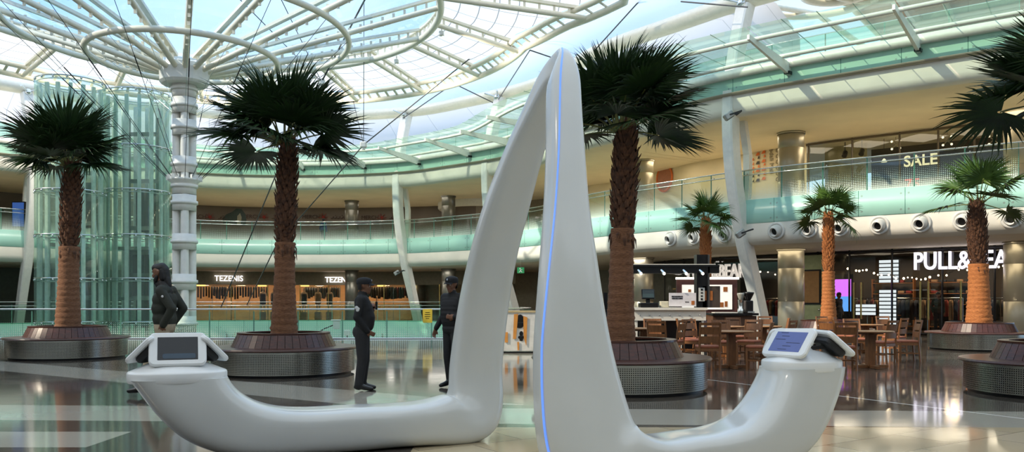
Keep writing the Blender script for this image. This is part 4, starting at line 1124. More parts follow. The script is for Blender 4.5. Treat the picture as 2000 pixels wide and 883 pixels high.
def palm(p, label, ztop, zmid, r_base, r_mid, r_boot, fronds, seed, lean=(0, 0), bootm=boots, trunkm=bark):
    r = random.Random(seed)
    root = thing('fan_palm', label, 'palm', (p.x, p.y, .6), 0, 'fan palms in the planters')
    def cx(z): t = (z - .6) / (ztop - .6); return Vector((lean[0] * t * t, lean[1] * t * t, z - .6))
    rows = []; n = 22; m_ = 46
    for i in range(m_ + 1):
        t = i / m_; z = .6 + (zmid + .1 - .6) * t
        rr = r_mid + (r_base - r_mid) * max(0, 1 - t * 1.25) ** 1.6 + (.008 if i % 3 == 0 else -.004)
        rows.append([cx(z) + Vector((math.cos(2 * PI * k / n), math.sin(2 * PI * k / n), 0)) * rr * r.uniform(.965, 1.035) for k in range(n)])
    part('trunk', MB().grid(rows, True), trunkm, root)
    rows = []
    for i in range(13):
        z = zmid + (ztop + .05 - zmid) * i / 12; t = i / 12
        rr = r_boot * (.80 + .12 * math.sin(t * PI)) * (1 if t < .75 else 1 - (t - .75) * 1.3)
        rows.append([cx(z) + Vector((math.cos(2 * PI * k / 14), math.sin(2 * PI * k / 14), 0)) * rr * r.uniform(.93, 1.05) for k in range(14)])
    mb = MB().grid(rows, True); mb.add(rows[-1], [tuple(range(14))])
    nb = 230
    for k in range(nb):
        t = k / nb; z = zmid + (ztop - zmid) * t; a = k * 2.39996
        rr = r_boot * (.84 + .14 * math.sin(t * PI)) * (1 if t < .75 else 1 - (t - .75) * 1.2)
        d = Vector((math.cos(a), math.sin(a), 0)); s_ = Vector((-d.y, d.x, 0)); w_ = r.uniform(.035, .06); L = r.uniform(.10, .19); ou = r.uniform(.02, .075)
        b0 = cx(z) + d * rr * .9; b1 = cx(z + L * .6) + d * (rr + ou * .5); b2 = cx(z + L) + d * (rr + ou)
        if t < .05: b1, b2 = cx(z - L * .5) + d * (rr + ou * .7), cx(z - L * 1.4) + d * (rr + ou * 1.1)      # ragged skirt hanging down
        mb.add([b0 - s_ * w_, b0 + s_ * w_, b1 + s_ * w_ * .8, b1 - s_ * w_ * .8, b2 + s_ * w_ * .25, b2 - s_ * w_ * .25, b0 + d * .03, b1 + d * .022],
               [(0, 1, 2, 3), (3, 2, 4, 5), (0, 6, 7, 3), (6, 1, 2, 7), (3, 7, 5), (7, 2, 4)])
    part('leaf_bases', mb, bootm, root)
    for az, el, roll, sc, me_ in fronds: frond_at(root, me_, ztop - .6 - .05, math.radians(az), math.radians(el), roll, sc); 
    return root
def crown(seed, n, meshes, sc, els):
    r = random.Random(seed); out_ = []
    for k in range(n):
        az = k * 137.5 + r.uniform(-14, 14); lo, hi = els; t = k / (n - 1)
        el = lo + (hi - lo) * t ** .8 + r.uniform(-6, 6)
        out_.append((az, el, r.uniform(-.45, .45), sc * r.uniform(.88, 1.06), meshes[r.randrange(len(meshes))]))
    return out_
pos = {}
pos[1] = planter(133, 19.65, 'round planter bench of the palm in front of the glass lifts, on the far left')
pos[2] = planter(555, 15.4, 'round planter bench of the second palm, behind the left tablet pod')
pos[3] = planter(1212, 12.6, 'round planter bench of the tall palm directly right of the kiosk sculpture')
pos[4] = planter(1912, 23.0, 'round planter bench of the palm in front of the big lit letters')
pos[5] = planter(1618, 26.0, 'round planter bench of the sunlit palm behind the tables, mostly hidden by chairs')
pos[6] = planter(2080, 11.9, 'round planter bench cut off by the right edge of the picture')
pos[7] = planter(1378, 27.0, 'round planter bench behind the cafe kiosk')
palm(pos[1], 'fan palm with dark crown in front of the glass lifts', 4.65, 2.56, .30, .225, .215, crown(1, 25, FM_dark, 1.0, (-8, 76)), 1, (.12, 0))
palm(pos[2], 'fan palm with wide dark crown left of the guard seen in profile', 4.36, 2.35, .27, .185, .18, crown(12, 27, FM_dark, 1.0, (-20, 74)), 2, (.08, 0))
palm(pos[3], 'tallest looking fan palm with dark crown, just right of the kiosk sculpture', 4.0, 2.36, .24, .18, .178, crown(3, 27, FM_dark, .9, (-14, 84)), 3, (.1, 0))
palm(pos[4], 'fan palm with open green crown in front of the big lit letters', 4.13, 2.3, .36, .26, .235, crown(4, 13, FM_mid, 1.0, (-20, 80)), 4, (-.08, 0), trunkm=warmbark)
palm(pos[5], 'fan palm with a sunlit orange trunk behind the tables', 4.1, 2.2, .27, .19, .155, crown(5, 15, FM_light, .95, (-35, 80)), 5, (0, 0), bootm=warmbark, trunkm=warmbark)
palm(pos[6], 'fan palm whose fronds reach in at the right edge of the picture', 4.3, 2.4, .26, .2, .19, crown(6, 20, FM_dark, 1.0, (-15, 84)), 6)
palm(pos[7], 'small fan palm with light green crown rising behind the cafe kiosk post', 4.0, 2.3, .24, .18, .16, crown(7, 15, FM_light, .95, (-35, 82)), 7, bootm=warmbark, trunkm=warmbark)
# small leafy plants on the far side of the near railing
def bush(px, D, h, label, seed):
    r = random.Random(seed); p = at(px, HZ, D); p.z = -.9; root = thing('trough_plant', label, 'plant', p, 0, 'plants in the void trough')
    mb = MB()
    for k in range(26):
        a = r.uniform(0, 2 * PI); L = r.uniform(.5, 1) * h; sp_ = r.uniform(.1, .55); pts = [Vector((math.cos(a) * sp_ * t * L, math.sin(a) * sp_ * t * L, L * t - .25 * L * t * t * sp_)) for t in (0, .35, .7, 1)]
        s_ = Vector((-math.sin(a), math.cos(a), 0))
        mb.grid([[q - s_ * w_, q + s_ * w_] for q, w_ in zip(pts, (.015, .035, .03, .004))])
    part('leaves', mb, leafl, root)
    part('trough', MB().rbox((0, 0, .08), (.8, .45, .3), .05).box((0, .12, -.2), (.9, .9, .28)), plaster, root)
for i, (px, l) in enumerate(((410, 'spiky plant seen through the railing left of the second palm'), (452, 'taller spiky plant seen through the railing just left of the second palm'), (608, 'small spiky plant through the railing right of the second palm'), (742, 'spiky plant through the railing right of the guard in profile'), (775, 'spiky plant through the railing under the slender column'))):
    bush(px, 30.25, (1.15, 1.35, 1.0, 1.15, 1.2)[i], l, i)

# unseen flood lights added under the third roof ring to brighten the gallery fronts
for a, w_ in zip((-75, -45, -15, 15, 45, 72), ('first', 'second', 'third', 'fourth', 'fifth', 'last')):
    p = CC + pol(R3 + .3, a, Z3 - .5); q = CC + pol(18, a, 6.0)
    fixt = thing('added_floodlight', 'floodlight', 'lamp', p, 0, 'added floodlights on the third roof ring')
    fixt['label'] = w_ + ' added white fill floodlight from the left under the third roof ring'
    part('lamp_body', MB().rbox((0, 0, .12), (.22, .22, .2), .05), white, fixt)
    part('stirrup', MB().bar((0, 0, .2), (0, 0, .45), .05, .05), white, fixt)
    l = bpy.data.lights.new('flood', 'SPOT'); l.energy = 2100; l.spot_size = 2.0; l.spot_blend = .9; l.shadow_soft_size = .12; l.color = (1, .89, .76)
    o = bpy.data.objects.new('added_fill_spot', l); COL.objects.link(o); o.location = p; o.rotation_euler = (q - p).to_track_quat('-Z', 'Y').to_euler()

# white ring recess in the gallery ceiling
p = at(935, 400, 57.5)
struct('trim_15', MB().lathe([(2.5, 8.25), (2.5, 7.8), (2.75, 7.75), (2.85, 7.85), (2.85, 8.25)], 48, c=(p.x, p.y, 0)), white)
# ------------------------------------------------------------------ the kiosk sculpture
kroot = thing('information_kiosk', 'tall white arched information kiosk whose two arms end in tablet stands', 'kiosk', (0, 7, 0)); KB = Vector((0, 7, 0))
nD = Vector((.41, -.912, 0)).normalized(); dR = Vector((.912, .41, 0)).normalized(); dL = -dR; up = Vector((0, 0, 1))
FL, FR = Vector((-.35, 7.95, 0)), Vector((.51, 6.0, 0))
ctrl = []   # centre, in-plane axis A, depth axis B, half sizes
def addc(c, A, B, ha, hb): ctrl.append(list(c) + list(A) + list(B) + [ha, hb])
# left arm, from the tablet pod down to the floor and into the foot of the rear blade
def pairs(Fp, d, rows, Bv, outer):
    """sections from matching points on the inner and outer edge of the arm, given as (along, height)"""
    for si, zi, so, zo_, hb in rows:
        pi_ = Fp + d * si + up * zi; po = Fp + d * so + up * zo_
        A = (po - pi_) if outer else (pi_ - po); addc((pi_ + po) / 2, A.normalized(), Bv, A.length / 2, hb)
pairs(FL, dL, [(2.29, .70, 3.05, .70, .29), (2.25, .63, 2.98, .60, .295), (2.17, .545, 2.84, .40, .30), (2.04, .465, 2.63, .19, .30), (1.86, .41, 2.33, .05, .30), (1.64, .386, 1.98, .003, .30), (1.4, .382, 1.6, 0, .30)], nD, True)
for s_, z_, ph, ha, hb in ((1.0, .19, 90, .19, .30), (.55, .192, 86, .195, .29), (.22, .205, 68, .25, .265), (.05, .27, 36, .275, .22), (.0, .46, 12, .262, .165), (.0, .72, 3, .252, .14)):
    a_ = math.radians(ph); c = FL + dL * s_; c.z = z_; addc(c, dR * math.cos(a_) - up * math.sin(a_), nD, ha, hb)
nLarm = len(ctrl)
def blade(px, py, D, B, ha, hb): addc(at(px, py, D), dR, B, ha, hb)
blade(944, 600, 7.9, nD, .243, .13); blade(963, 500, 7.76, nD, .226, .125); blade(990, 400, 7.6, nD, .215, .12); blade(1022, 300, 7.42, nD, .18, .115)
blade(1056, 215, 7.24, (nD * .97 - up * .24).normalized(), .148, .11); blade(1084, 150, 7.08, (nD * .8 - up * .6).normalized(), .122, .11)
iA = len(ctrl)
blade(1099, 117, 6.9, -up, .035, .11)
blade(1100, 150, 6.70, (-nD * .8 - up * .6).normalized(), .122, .115); blade(1101, 215, 6.55, (-nD * .97 - up * .24).normalized(), .13, .12)
blade(1104, 300, 6.42, -nD, .14, .125); blade(1106, 400, 6.32, -nD, .164, .13); blade(1110, 500, 6.22, -nD, .212, .13); blade(1114, 600, 6.14, -nD, .26, .13); blade(1121, 700, 6.08, -nD, .312, .135)
iB = len(ctrl)
for s_, z_, ph, ha, hb in ((.02, .43, 8, .37, .15), (.10, .24, 30, .36, .2), (.30, .155, 62, .26, .26), (.60, .145, 84, .16, .28)):
    a_ = math.radians(ph); c = FR + dR * s_; c.z = z_; addc(c, dR * math.cos(a_) + up * math.sin(a_), -nD, ha, hb)
pairs(FR, dR, [(.9, .312, .95, 0, .28), (1.14, .322, 1.32, 0, .28), (1.34, .356, 1.70, .005, .28), (1.50, .425, 1.99, .10, .28), (1.62, .525, 2.19, .29, .275), (1.71, .64, 2.32, .51, .265), (1.77, .74, 2.40, .69, .26), (1.785, .79, 2.42, .79, .26)], -nD, False)
PL = FL + dL * 2.68; PR = FR + dR * 2.10
SUB = 7
CT = catmull(ctrl, SUB)
for _ in range(5): CT[1:-1] = (CT[:-2] + 2 * CT[1:-1] + CT[2:]) / 4
def secpt(row, ang, grow=0.0, p=3.8):
    c = Vector(row[0:3]); W = Vector(row[3:6]).normalized(); T = Vector(row[6:9]); T = (T - W * T.dot(W)).normalized(); hw, ht = row[9] + grow, row[10] + grow
    ca, sa = math.cos(ang), math.sin(ang)
    x = math.copysign(abs(ca) ** (2 / p), ca) * hw; y = math.copysign(abs(sa) ** (2 / p), sa) * ht
    return c + W * x + T * y - KB
NS = 56
rows = [[secpt(r, 2 * PI * k / NS) for k in range(NS)] for r in CT]
mb = MB().grid(rows, True); mb.add(rows[0], [tuple(range(NS))[::-1]]); mb.add(rows[-1], [tuple(range(NS))])
part('shell', mb, shell, kroot)
# blue light strip along the left edge of the front blade
idx = list(range(iA * SUB, (iB + 2) * SUB))
mb = MB(); R_ = []
for j, i in enumerate(idx):
    t = j / (len(idx) - 1)
    a = PI + .32 + 1.15 * max(0, 1 - t * 1.45) ** 1.3
    R_.append([secpt(CT[i], a - .07, .004), secpt(CT[i], a + .07, .004)])
mb.grid(R_)
part('light_strip', mb, pmat('blue_strip', (96, 136, 226), .3, emit=(96, 140, 240), estr=.55), kroot, 'glowing blue strip')
# collars and tablet pods
screen_d = pmat('tablet_glass', (22, 24, 27), .12, var=.05)
screen_b = pmat('tablet_glass_blue', (66, 74, 120), .12, var=.05, emit=(80, 90, 150), estr=.25)
pod_w = pmat('pod_white', (232, 234, 234), .3, var=.02)
def oval(rx, ry, z, rot, n=40, p=2.6):
    o_ = []
    for k in range(n):
        a = 2 * PI * k / n; ca, sa = math.cos(a), math.sin(a)
        v = Vector((math.copysign(abs(ca) ** (2 / p), ca) * rx, math.copysign(abs(sa) ** (2 / p), sa) * ry, z)); o_.append(Matrix.Rotation(rot, 3, 'Z') @ v)
    return o_
def pod(P, zc, armrot, face, yaws, scr, which, rx=.262, ry=.19, tw=.44):
    c = Vector((P[0], P[1], 0)) - KB
    rows = [oval(rx * f_, ry * f_, z, armrot) for f_, z in ((.985, zc - .03), (1.0, zc - .02), (1.0, zc + .045), (.985, zc + .055), (.9, zc + .068), (.6, zc + .12), (.28, zc + .14), (.22, zc + .16))]
    mb = MB().grid([[q + c for q in r] for r in rows], True); mb.add([q + c for q in rows[-1]], [tuple(range(40))])
    part('collar', mb, pod_w, kroot)
    part('stand_post', MB().tube(c + Vector((0, 0, zc + .1)), c + Vector((0, 0, zc + .24)), .07, .05), rubber, kroot)
    for k, (yaw, r_, tilt) in enumerate(yaws):
        Rz = Matrix.Rotation(face + yaw, 3, 'Z') @ Matrix.Rotation(-tilt, 3, 'X')
        # local: tablet face looks along -Y, then leans back
        M3 = Rz @ Matrix.Rotation(PI / 2, 3, 'X')
        ctr = c + Matrix.Rotation(face + yaw, 3, 'Z') @ Vector((0, -r_, 0)) + Vector((0, 0, zc + (.24 if which == 'L' else .20)))
        tb = part('tablet', MB().rbox(ctr, (tw, tw * .68, .04), .05, M3, n=6), pod_w, kroot)
        off = M3 @ Vector((0, 0, .0205))
        sc_ = part('screen', MB().rbox(ctr + off, (tw * .70, tw * .475, .002), .004, M3), scr, tb, 'dark glass screen' if which == 'L' else 'blue lit screen')
        bk_ = M3 @ Vector((0, 0, -.045)); part('back_shell', MB().rbox(ctr + bk_, (.34, .2, .06), .05, M3), rubber, tb)
        part('stand_arm', MB().bar(ctr + bk_, c + Vector((0, 0, zc + .15)), .05, .03), rubber, tb)
        if which == 'R':
            mb = MB(); rr = random.Random(4 + k)
            for q in range(6):
                x0 = rr.uniform(-.14, .0); w_ = rr.uniform(.06, .15); mb.box(ctr + M3 @ Vector((x0 + w_ / 2, .09 - q * .034, .0222)), (w_, .005, .0012), M3)
            part('screen_lines', mb, pmat('plan_lines%d' % k, (30, 34, 70), .4), tb)
        else:
            mb = MB(); mb.rbox(ctr + M3 @ Vector((0.01, -.07, .0222)), (.25, .045, .001), .015, M3)
            part('screen_picture', mb, pmat('picture_blue%d' % k, (44, 66, 84), .3), tb)
azd = math.atan2(dR.y, dR.x)
pod(PL, .70, azd, math.atan2(-PL[0], PL[1]), [(0, .13, math.radians(30)), (math.radians(112), .24, math.radians(46)), (math.radians(-112), .24, math.radians(46))], screen_d, 'L', .39, .30, .44)
pod(PR, .79, azd, math.atan2(-PR[0], PR[1]) - math.radians(37), [(0, .16, math.radians(40)), (math.radians(146), .26, math.radians(48)), (math.radians(-118), .22, math.radians(42))], screen_b, 'R', .325, .265, .43)

# ------------------------------------------------------------------ people
def capsule(mb, p0, p1, r0, r1, sc=(1, 1, 1), n=12):
    p0, p1 = Vector(p0), Vector(p1); ax = (p1 - p0); L = ax.length
    q = ax.to_track_quat('Z', 'Y').to_matrix() if L > 1e-6 else Matrix.Identity(3)
    rows = []
    for i in range(5): th = -PI / 2 + PI / 2 * i / 4; rows.append((r0 * math.cos(th) + 1e-4, r0 * math.sin(th)))
    for i in range(5): th = PI / 2 * i / 4; rows.append((r1 * math.cos(th) + 1e-4, L + r1 * math.sin(th)))
    vs = []
    for r, z in rows:
        for k in range(n): a = 2 * PI * k / n; vs.append(q @ Vector((r * math.cos(a) * sc[0], r * math.sin(a) * sc[1], z)) + p0)
    m = len(rows); fs = [(i * n + k, i * n + (k + 1) % n, (i + 1) * n + (k + 1) % n, (i + 1) * n + k) for i in range(m - 1) for k in range(n)]
    fs += [tuple(range(n))[::-1], tuple(range((m - 1) * n, m * n))]
    mb.add(vs, fs, 0, True)
def segdist(P, a, b_):
    a = np.array(a); b_ = np.array(b_); d = b_ - a; l2 = d @ d
    t = np.clip(((P - a) @ d) / l2, 0, 1) if l2 > 1e-9 else np.zeros(len(P))
    return np.linalg.norm(P - (a + t[:, None] * d), axis=1), t
def person_body(prims, mats, root, voxel=.009):
    mb = MB()
    for (p0, p1, r0, r1, tg) in prims: capsule(mb, p0, p1, r0, r1)
    me = mb.mesh('body', list(mats.values())); o = bpy.data.objects.new('body', me); COL.objects.link(o)
    md = o.modifiers.new('r', 'REMESH'); md.mode = 'VOXEL'; md.voxel_size = voxel
    sm = o.modifiers.new('s', 'SMOOTH'); sm.factor = .5; sm.iterations = 14
    bpy.context.view_layer.update()
    me2 = bpy.data.meshes.new_from_object(o.evaluated_get(bpy.context.evaluated_depsgraph_get())); o.modifiers.clear(); o.data = me2
    me2.materials.clear()
    names = list(mats)
    for k in names: me2.materials.append(mats[k])
    nf = len(me2.polygons); C = np.empty(nf * 3); me2.polygons.foreach_get('center', C); C = C.reshape(-1, 3)
    best = np.full(nf, 1e9); bi = np.zeros(nf, int)
    for (p0, p1, r0, r1, tg) in prims:
        d, t = segdist(C, p0, p1); d = d - (r0 + (r1 - r0) * t); mk = d < best; best[mk] = d[mk]; bi[mk] = names.index(tg)
    me2.polygons.foreach_set('material_index', bi.astype(np.int32)); me2.polygons.foreach_set('use_smooth', np.ones(nf, bool)); me2.update()
    o.parent = root
    return o
def hand(prims, wrist, dirv, palmn, tag_, curl=.5, s=1.0, thumb=1):
    """palm and five separate curled fingers; dirv along the hand, palmn out of the palm"""
    d = Vector(dirv).normalized(); n_ = Vector(palmn); n_ = (n_ - d * n_.dot(d)).normalized(); sd_ = d.cross(n_) * thumb; w = Vector(wrist)
    for k in (-1, 0, 1): prims.append((w + sd_ * .018 * k * s, w + d * .085 * s + sd_ * .024 * k * s, .015 * s, .014 * s, tag_))
    for k, L in enumerate((.070, .078, .072, .056)):
        off = sd_ * (.031 - .0205 * k) * s; b0 = w + d * .085 * s + off; p = b0; ang = curl * .5
        for q, f_ in enumerate((.45, .32, .23)):
            dd_ = d * math.cos(ang) + n_ * math.sin(ang); p2 = p + dd_ * L * f_ * s; prims.append((p, p2, .0098 * s, .0088 * s, tag_)); p = p2; ang += curl * .8
    b0 = w + d * .025 * s + sd_ * .028 * s; b1 = b0 + (d * .7 + sd_ * .6 + n_ * .35) * .036 * s; b2 = b1 + (d * .9 + sd_ * .1 + n_ * .4) * .03 * s
    prims.append((b0, b1, .012 * s, .0105 * s, tag_)); prims.append((b1, b2, .0105 * s, .009 * s, tag_))
def head(prims, c, fwd, tag_='skin'):
    """skull, jaw, nose, brow, lips and ears; c = head centre at eye height; fwd = facing direction"""
    c = Vector(c); f = Vector(fwd).normalized(); l = Vector((-f.y, f.x, 0)).normalized(); u = f.cross(l)
    def P(a, b_, d_): return c + f * a + l * b_ + u * d_
    prims += [(P(-.028, 0, .03), P(.012, 0, .035), .083, .078, tag_), (P(.0, 0, -.02), P(.04, 0, -.075), .066, .042, tag_), (P(.05, 0, -.098), P(.062, 0, -.1), .022, .020, tag_),
              (P(.082, 0, .005), P(.104, 0, -.03), .009, .0135, tag_), (P(.086, 0, -.035), P(.09, 0, -.036), .014, .014, tag_), (P(.08, -.03, .022), P(.08, .03, .022), .011, .011, tag_), (P(.076, -.018, -.062), P(.076, .018, -.062), .0105, .0105, 'lip')]
    for sg in (-1, 1): prims.append((P(-.012, sg * .078, -.02), P(-.018, sg * .085, .022), .011, .016, tag_)); prims.append((P(.05, sg * .04, -.02), P(.055, sg * .035, -.03), .026, .024, tag_))
    return P
def eyes(P, root, bodymats):
    for sg in (-1, 1):
        e = part('eye', MB().sphere(P(.073, sg * .031, .003), .012, 10), bodymats['eyew'], root); part('iris', MB().sphere(P(.0805, sg * .031, .003), .0058, 8), darkm, e)
        part('eyebrow', MB().pipe([P(.09, sg * .014, .022), P(.091, sg * .032, .027), P(.08, sg * .05, .02)], .005, 6), darkm, root)
skin1 = pmat('skin_brown', (122, 84, 62), .5, var=.05); lipm = pmat('lips', (118, 66, 54), .5); eyew = pmat('eye_white', (206, 200, 190), .3)
jkt = pmat('black_jacket', (13, 13, 16), .75, var=.2, scale=8, bump=.25); trs = pmat('charcoal_trousers', (34, 34, 37), .8, var=.15, scale=7, bump=.2); shoe = pmat('black_shoe', (14, 14, 15), .3)
green = pmat('dark_green_jacket', (42, 45, 36), .8, var=.15, scale=8, bump=.3); khaki = pmat('pale_trousers', (176, 160, 136), .8, var=.1, scale=6, bump=.2); hairm = pmat('black_hair', (14, 12, 12), .55, var=.2, scale=30, bump=.3)
def legs(prims, hips, knees, ankles, toes, tr, sh, rh=.098, rk=.068, ra=.055):
    for h, k, a, t in zip(hips, knees, ankles, toes):
        prims += [(h, k, rh, rk, tr), (k, Vector(a) + Vector((0, 0, .03)), rk, ra, tr)]
        a, t = Vector(a), Vector(t); prims += [(a + Vector((0, 0, .01)), a.lerp(t, .5), .046, .042, sh), (a.lerp(t, .35), t, .042, .033, sh), (a - (t - a).normalized() * .045 + Vector((0, 0, -.02)), a + Vector((0, 0, -.02)), .036, .04, sh)]
def cap_parts(root, P, label, emblem=True):
    c0 = P(0, 0, 0); 
    def lathe_on(prof, sx=1.0):
        mb = MB(); mb.lathe(prof, 24); o_ = P(-.012, 0, 0); f = (P(1, 0, 0) - c0); l = (P(0, 1, 0) - c0); u = (P(0, 0, 1) - c0)
        mb.v = [tuple(o_ + f * x * 1.16 + l * y + u * z) for x, y, z in mb.v]; return mb
    capm = MATS.get('cap_cloth') or pmat('cap_cloth', (18, 19, 24), .8, var=.2, scale=20)
    cp = part('cap', lathe_on([(.094, .03), (.098, .05), (.097, .09), (.082, .118), (.04, .134), (.0, .138)]), capm, root, label)
    mb = MB(); rows = []
    for i in range(5):
        t = i / 4; rows.append([P(.07 + (.085 * t) * math.cos(a) , .085 * math.sin(a) * (1 - .1 * t), .043 - .022 * t + .0 - .012 * abs(math.sin(a))) for a in np.linspace(-1.35, 1.35, 11)])
    rows2 = [[q + (P(0, 0, .006) - c0) for q in r] for r in rows]
    mb.grid(rows); mb.grid(rows2[::-1]); mb.grid([rows[-1], rows2[-1]]); part('visor', mb, capm, cp)
    if emblem:
        mb = MB(); mb.sphere(P(.104, 0, .085), .018, 8, sc=(.4, 1, 1)); part('emblem', mb, MATS.get('emblem_pale') or pmat('emblem_pale', (170, 176, 186), .5), cp)
V = Vector
# --- guard seen in profile
gp = ground(708, 763); root = thing('person', 'guard in black cap, black jacket and charcoal trousers standing in profile by the second planter', 'person', (gp.x, gp.y, 0), math.radians(8))
M_ = {'skin': skin1, 'lip': lipm, 'jacket': jkt, 'trousers': trs, 'shoe': shoe, 'eyew': eyew}
pr = []
legs(pr, [V((0, .085, .86)), V((-.01, -.085, .86))], [V((.03, .09, .47)), V((-.0, -.095, .47))], [V((-.01, .10, .075)), V((-.05, -.10, .075))], [V((.17, .13, .035)), V((.14, -.12, .035))], 'trousers', 'shoe', .108, .078, .066)
pr += [((0, .06, .9), (0, -.06, .9), .125, .125, 'trousers'), ((-.03, .05, .88), (-.03, -.05, .88), .12, .12, 'trousers'),
       ((.035, .055, 1.0), (.035, -.055, 1.0), .142, .142, 'jacket'), ((.045, .06, 1.1), (.045, -.06, 1.1), .145, .145, 'jacket'), ((.03, .065, 1.16), (.03, -.065, 1.16), .142, .142, 'jacket'), ((.04, .058, 1.05), (.04, -.058, 1.05), .144, .144, 'jacket'), ((.02, .075, 1.22), (.02, -.075, 1.22), .138, .138, 'jacket'), ((.008, .088, 1.28), (.008, -.088, 1.28), .127, .127, 'jacket'), ((-.005, .10, 1.33), (-.005, -.10, 1.33), .115, .115, 'jacket'), ((-.01, .165, 1.37), (-.01, -.165, 1.37), .072, .072, 'jacket'),
       ((-.01, 0, 1.38), (.0, 0, 1.45), .085, .07, 'jacket'), ((.0, 0, 1.44), (.015, 0, 1.52), .058, .056, 'skin')]
P = head(pr, (.035, 0, 1.565), (1, -.05, .02))
# near (right) arm hangs with the hand at the jacket front, far arm bent up holding a radio
pr += [((-.01, -.18, 1.36), (-.075, -.225, 1.10), .066, .055, 'jacket'), ((-.075, -.225, 1.10), (.075, -.17, .90), .055, .043, 'jacket')]
hand(pr, V((.08, -.168, .895)), (.8, .28, -.45), (.1, .9, .1), 'skin', .7, 1.0, -1)
pr += [((-.01, .18, 1.36), (.02, .23, 1.12), .066, .055, 'jacket'), ((.02, .23, 1.12), (.14, .10, 1.21), .055, .042, 'jacket')]
hand(pr, V((.145, .09, 1.215)), (.35, -.55, .55), (-.6, -.5, .1), 'skin', 1.0, 1.0, 1)
person_body(pr, M_, root); eyes(P, root, M_)
cap_parts(root, P, 'black cap')
mb = MB(); 
for x0, z0, r_ in ((-.075, 1.245, .028), (-.05, 1.23, .022), (-.06, 1.21, .026)): mb.sphere((x0, -.262, z0), r_, 8, sc=(1, .35, 1))
part('arm_patch', mb, pmat('patch_white', (214, 214, 214), .6), root, 'white sleeve emblem')
part('radio', MB().rbox((.205, .045, 1.275), (.035, .05, .12), .01).tube((.205, .06, 1.33), (.205, .06, 1.4), .006, n=6), darkm, root)
part('hair', MB().lathe([(.0775, -.055), (.086, -.02), (.092, .035)], 20, c=(.012, 0, 1.565), a0=PI * .6, a1=PI * 1.4), hairm, root)
# --- guard half hidden by the blade
gp = ground(884, 757); root = thing('person', 'guard in dark cap with emblem, half hidden behind the left blade of the kiosk', 'person', (gp.x, gp.y, 0), math.radians(232))
pr = []
legs(pr, [V((0, .085, .88)), V((-.01, -.085, .88))], [V((.03, .10, .48)), V((-.0, -.10, .48))], [V((.02, .11, .075)), V((-.05, -.10, .075))], [V((.19, .15, .035)), V((.13, -.13, .035))], 'trousers', 'shoe', .10, .072, .06)
pr += [((0, .06, .92), (0, -.06, .92), .12, .12, 'trousers'), ((.01, .06, 1.03), (.01, -.06, 1.03), .128, .128, 'jacket'), ((.012, .065, 1.09), (.012, -.065, 1.09), .13, .13, 'jacket'), ((.015, .07, 1.15), (.015, -.07, 1.15), .13, .13, 'jacket'), ((.008, .08, 1.215), (.008, -.08, 1.215), .129, .129, 'jacket'), ((-.002, .12, 1.34), (-.002, -.12, 1.34), .1, .1, 'jacket'), ((.0, .09, 1.28), (.0, -.09, 1.28), .125, .125, 'jacket'), ((-.005, .165, 1.40), (-.005, -.165, 1.40), .072, .072, 'jacket'),
       ((0, 0, 1.4), (.005, 0, 1.48), .08, .066, 'jacket'), ((.0, 0, 1.47), (.015, 0, 1.55), .056, .054, 'skin')]
P = head(pr, (.03, 0, 1.595), (1, .1, -.05))
pr += [((-.005, -.18, 1.39), (-.09, -.27, 1.13), .064, .054, 'jacket'), ((-.09, -.27, 1.13), (.02, -.33, .92), .054, .042, 'jacket')]
hand(pr, V((.03, -.335, .905)), (.25, -.1, -.9), (.3, .9, 0), 'skin', .6, 1.0, -1)
pr += [((-.005, .18, 1.39), (-.03, .25, 1.12), .064, .054, 'jacket'), ((-.03, .25, 1.12), (.12, .16, 1.1), .054, .042, 'jacket')]
hand(pr, V((.13, .15, 1.1)), (.5, -.8, .05), (-.7, -.3, 0), 'skin', .8, 1.0, 1)
person_body(pr, M_, root); eyes(P, root, M_); cap_parts(root, P, 'dark cap with a pale emblem')
part('hair', MB().lathe([(.0775, -.055), (.086, -.02), (.092, .035)], 20, c=(.008, 0, 1.595), a0=PI * .6, a1=PI * 1.4), hairm, root)
# --- bearded man walking to the left behind the tablet pod
gp = ground(322, 776); root = thing('person', 'bearded man with long black hair in dark green jacket walking left, hand in pocket', 'person', (gp.x, gp.y, 0), PI)
M2 = {'skin': skin1, 'lip': lipm, 'jacket': green, 'trousers': khaki, 'shoe': shoe, 'scarf': hairm, 'eyew': eyew}
pr = []
legs(pr, [V((.01, .085, .97)), V((-.01, -.085, .97))], [V((-.05, .09, .53)), V((.25, -.09, .54))], [V((-.38, .09, .14)), V((.37, -.09, .10))], [V((-.24, .11, .04)), V((.55, -.10, .075))], 'trousers', 'shoe', .10, .07, .056)
pr += [((0, .06, 1.0), (0, -.06, 1.0), .122, .122, 'trousers'), ((.0, .06, 1.1), (.0, -.06, 1.1), .142, .142, 'jacket'), ((.01, .07, 1.24), (.01, -.07, 1.24), .142, .142, 'jacket'), ((.0, .085, 1.36), (.0, -.085, 1.36), .135, .135, 'jacket'), ((-.02, .17, 1.49), (-.02, -.17, 1.49), .078, .078, 'jacket'),
       ((-.01, 0, 1.47), (.015, 0, 1.58), .105, .085, 'scarf'), ((.04, 0, 1.50), (.07, 0, 1.58), .07, .065, 'scarf'), ((.02, 0, 1.58), (.05, 0, 1.64), .058, .055, 'skin')]
P = head(pr, (.075, 0, 1.735), (1, 0, -.12))
pr += [((-.02, .19, 1.48), (-.19, .22, 1.24), .07, .06, 'jacket'), ((-.19, .22, 1.24), (-.06, .19, 1.02), .06, .05, 'jacket'), ((-.02, -.19, 1.48), (-.17, -.22, 1.24), .07, .06, 'jacket'), ((-.17, -.22, 1.24), (-.03, -.2, 1.02), .06, .05, 'jacket')]
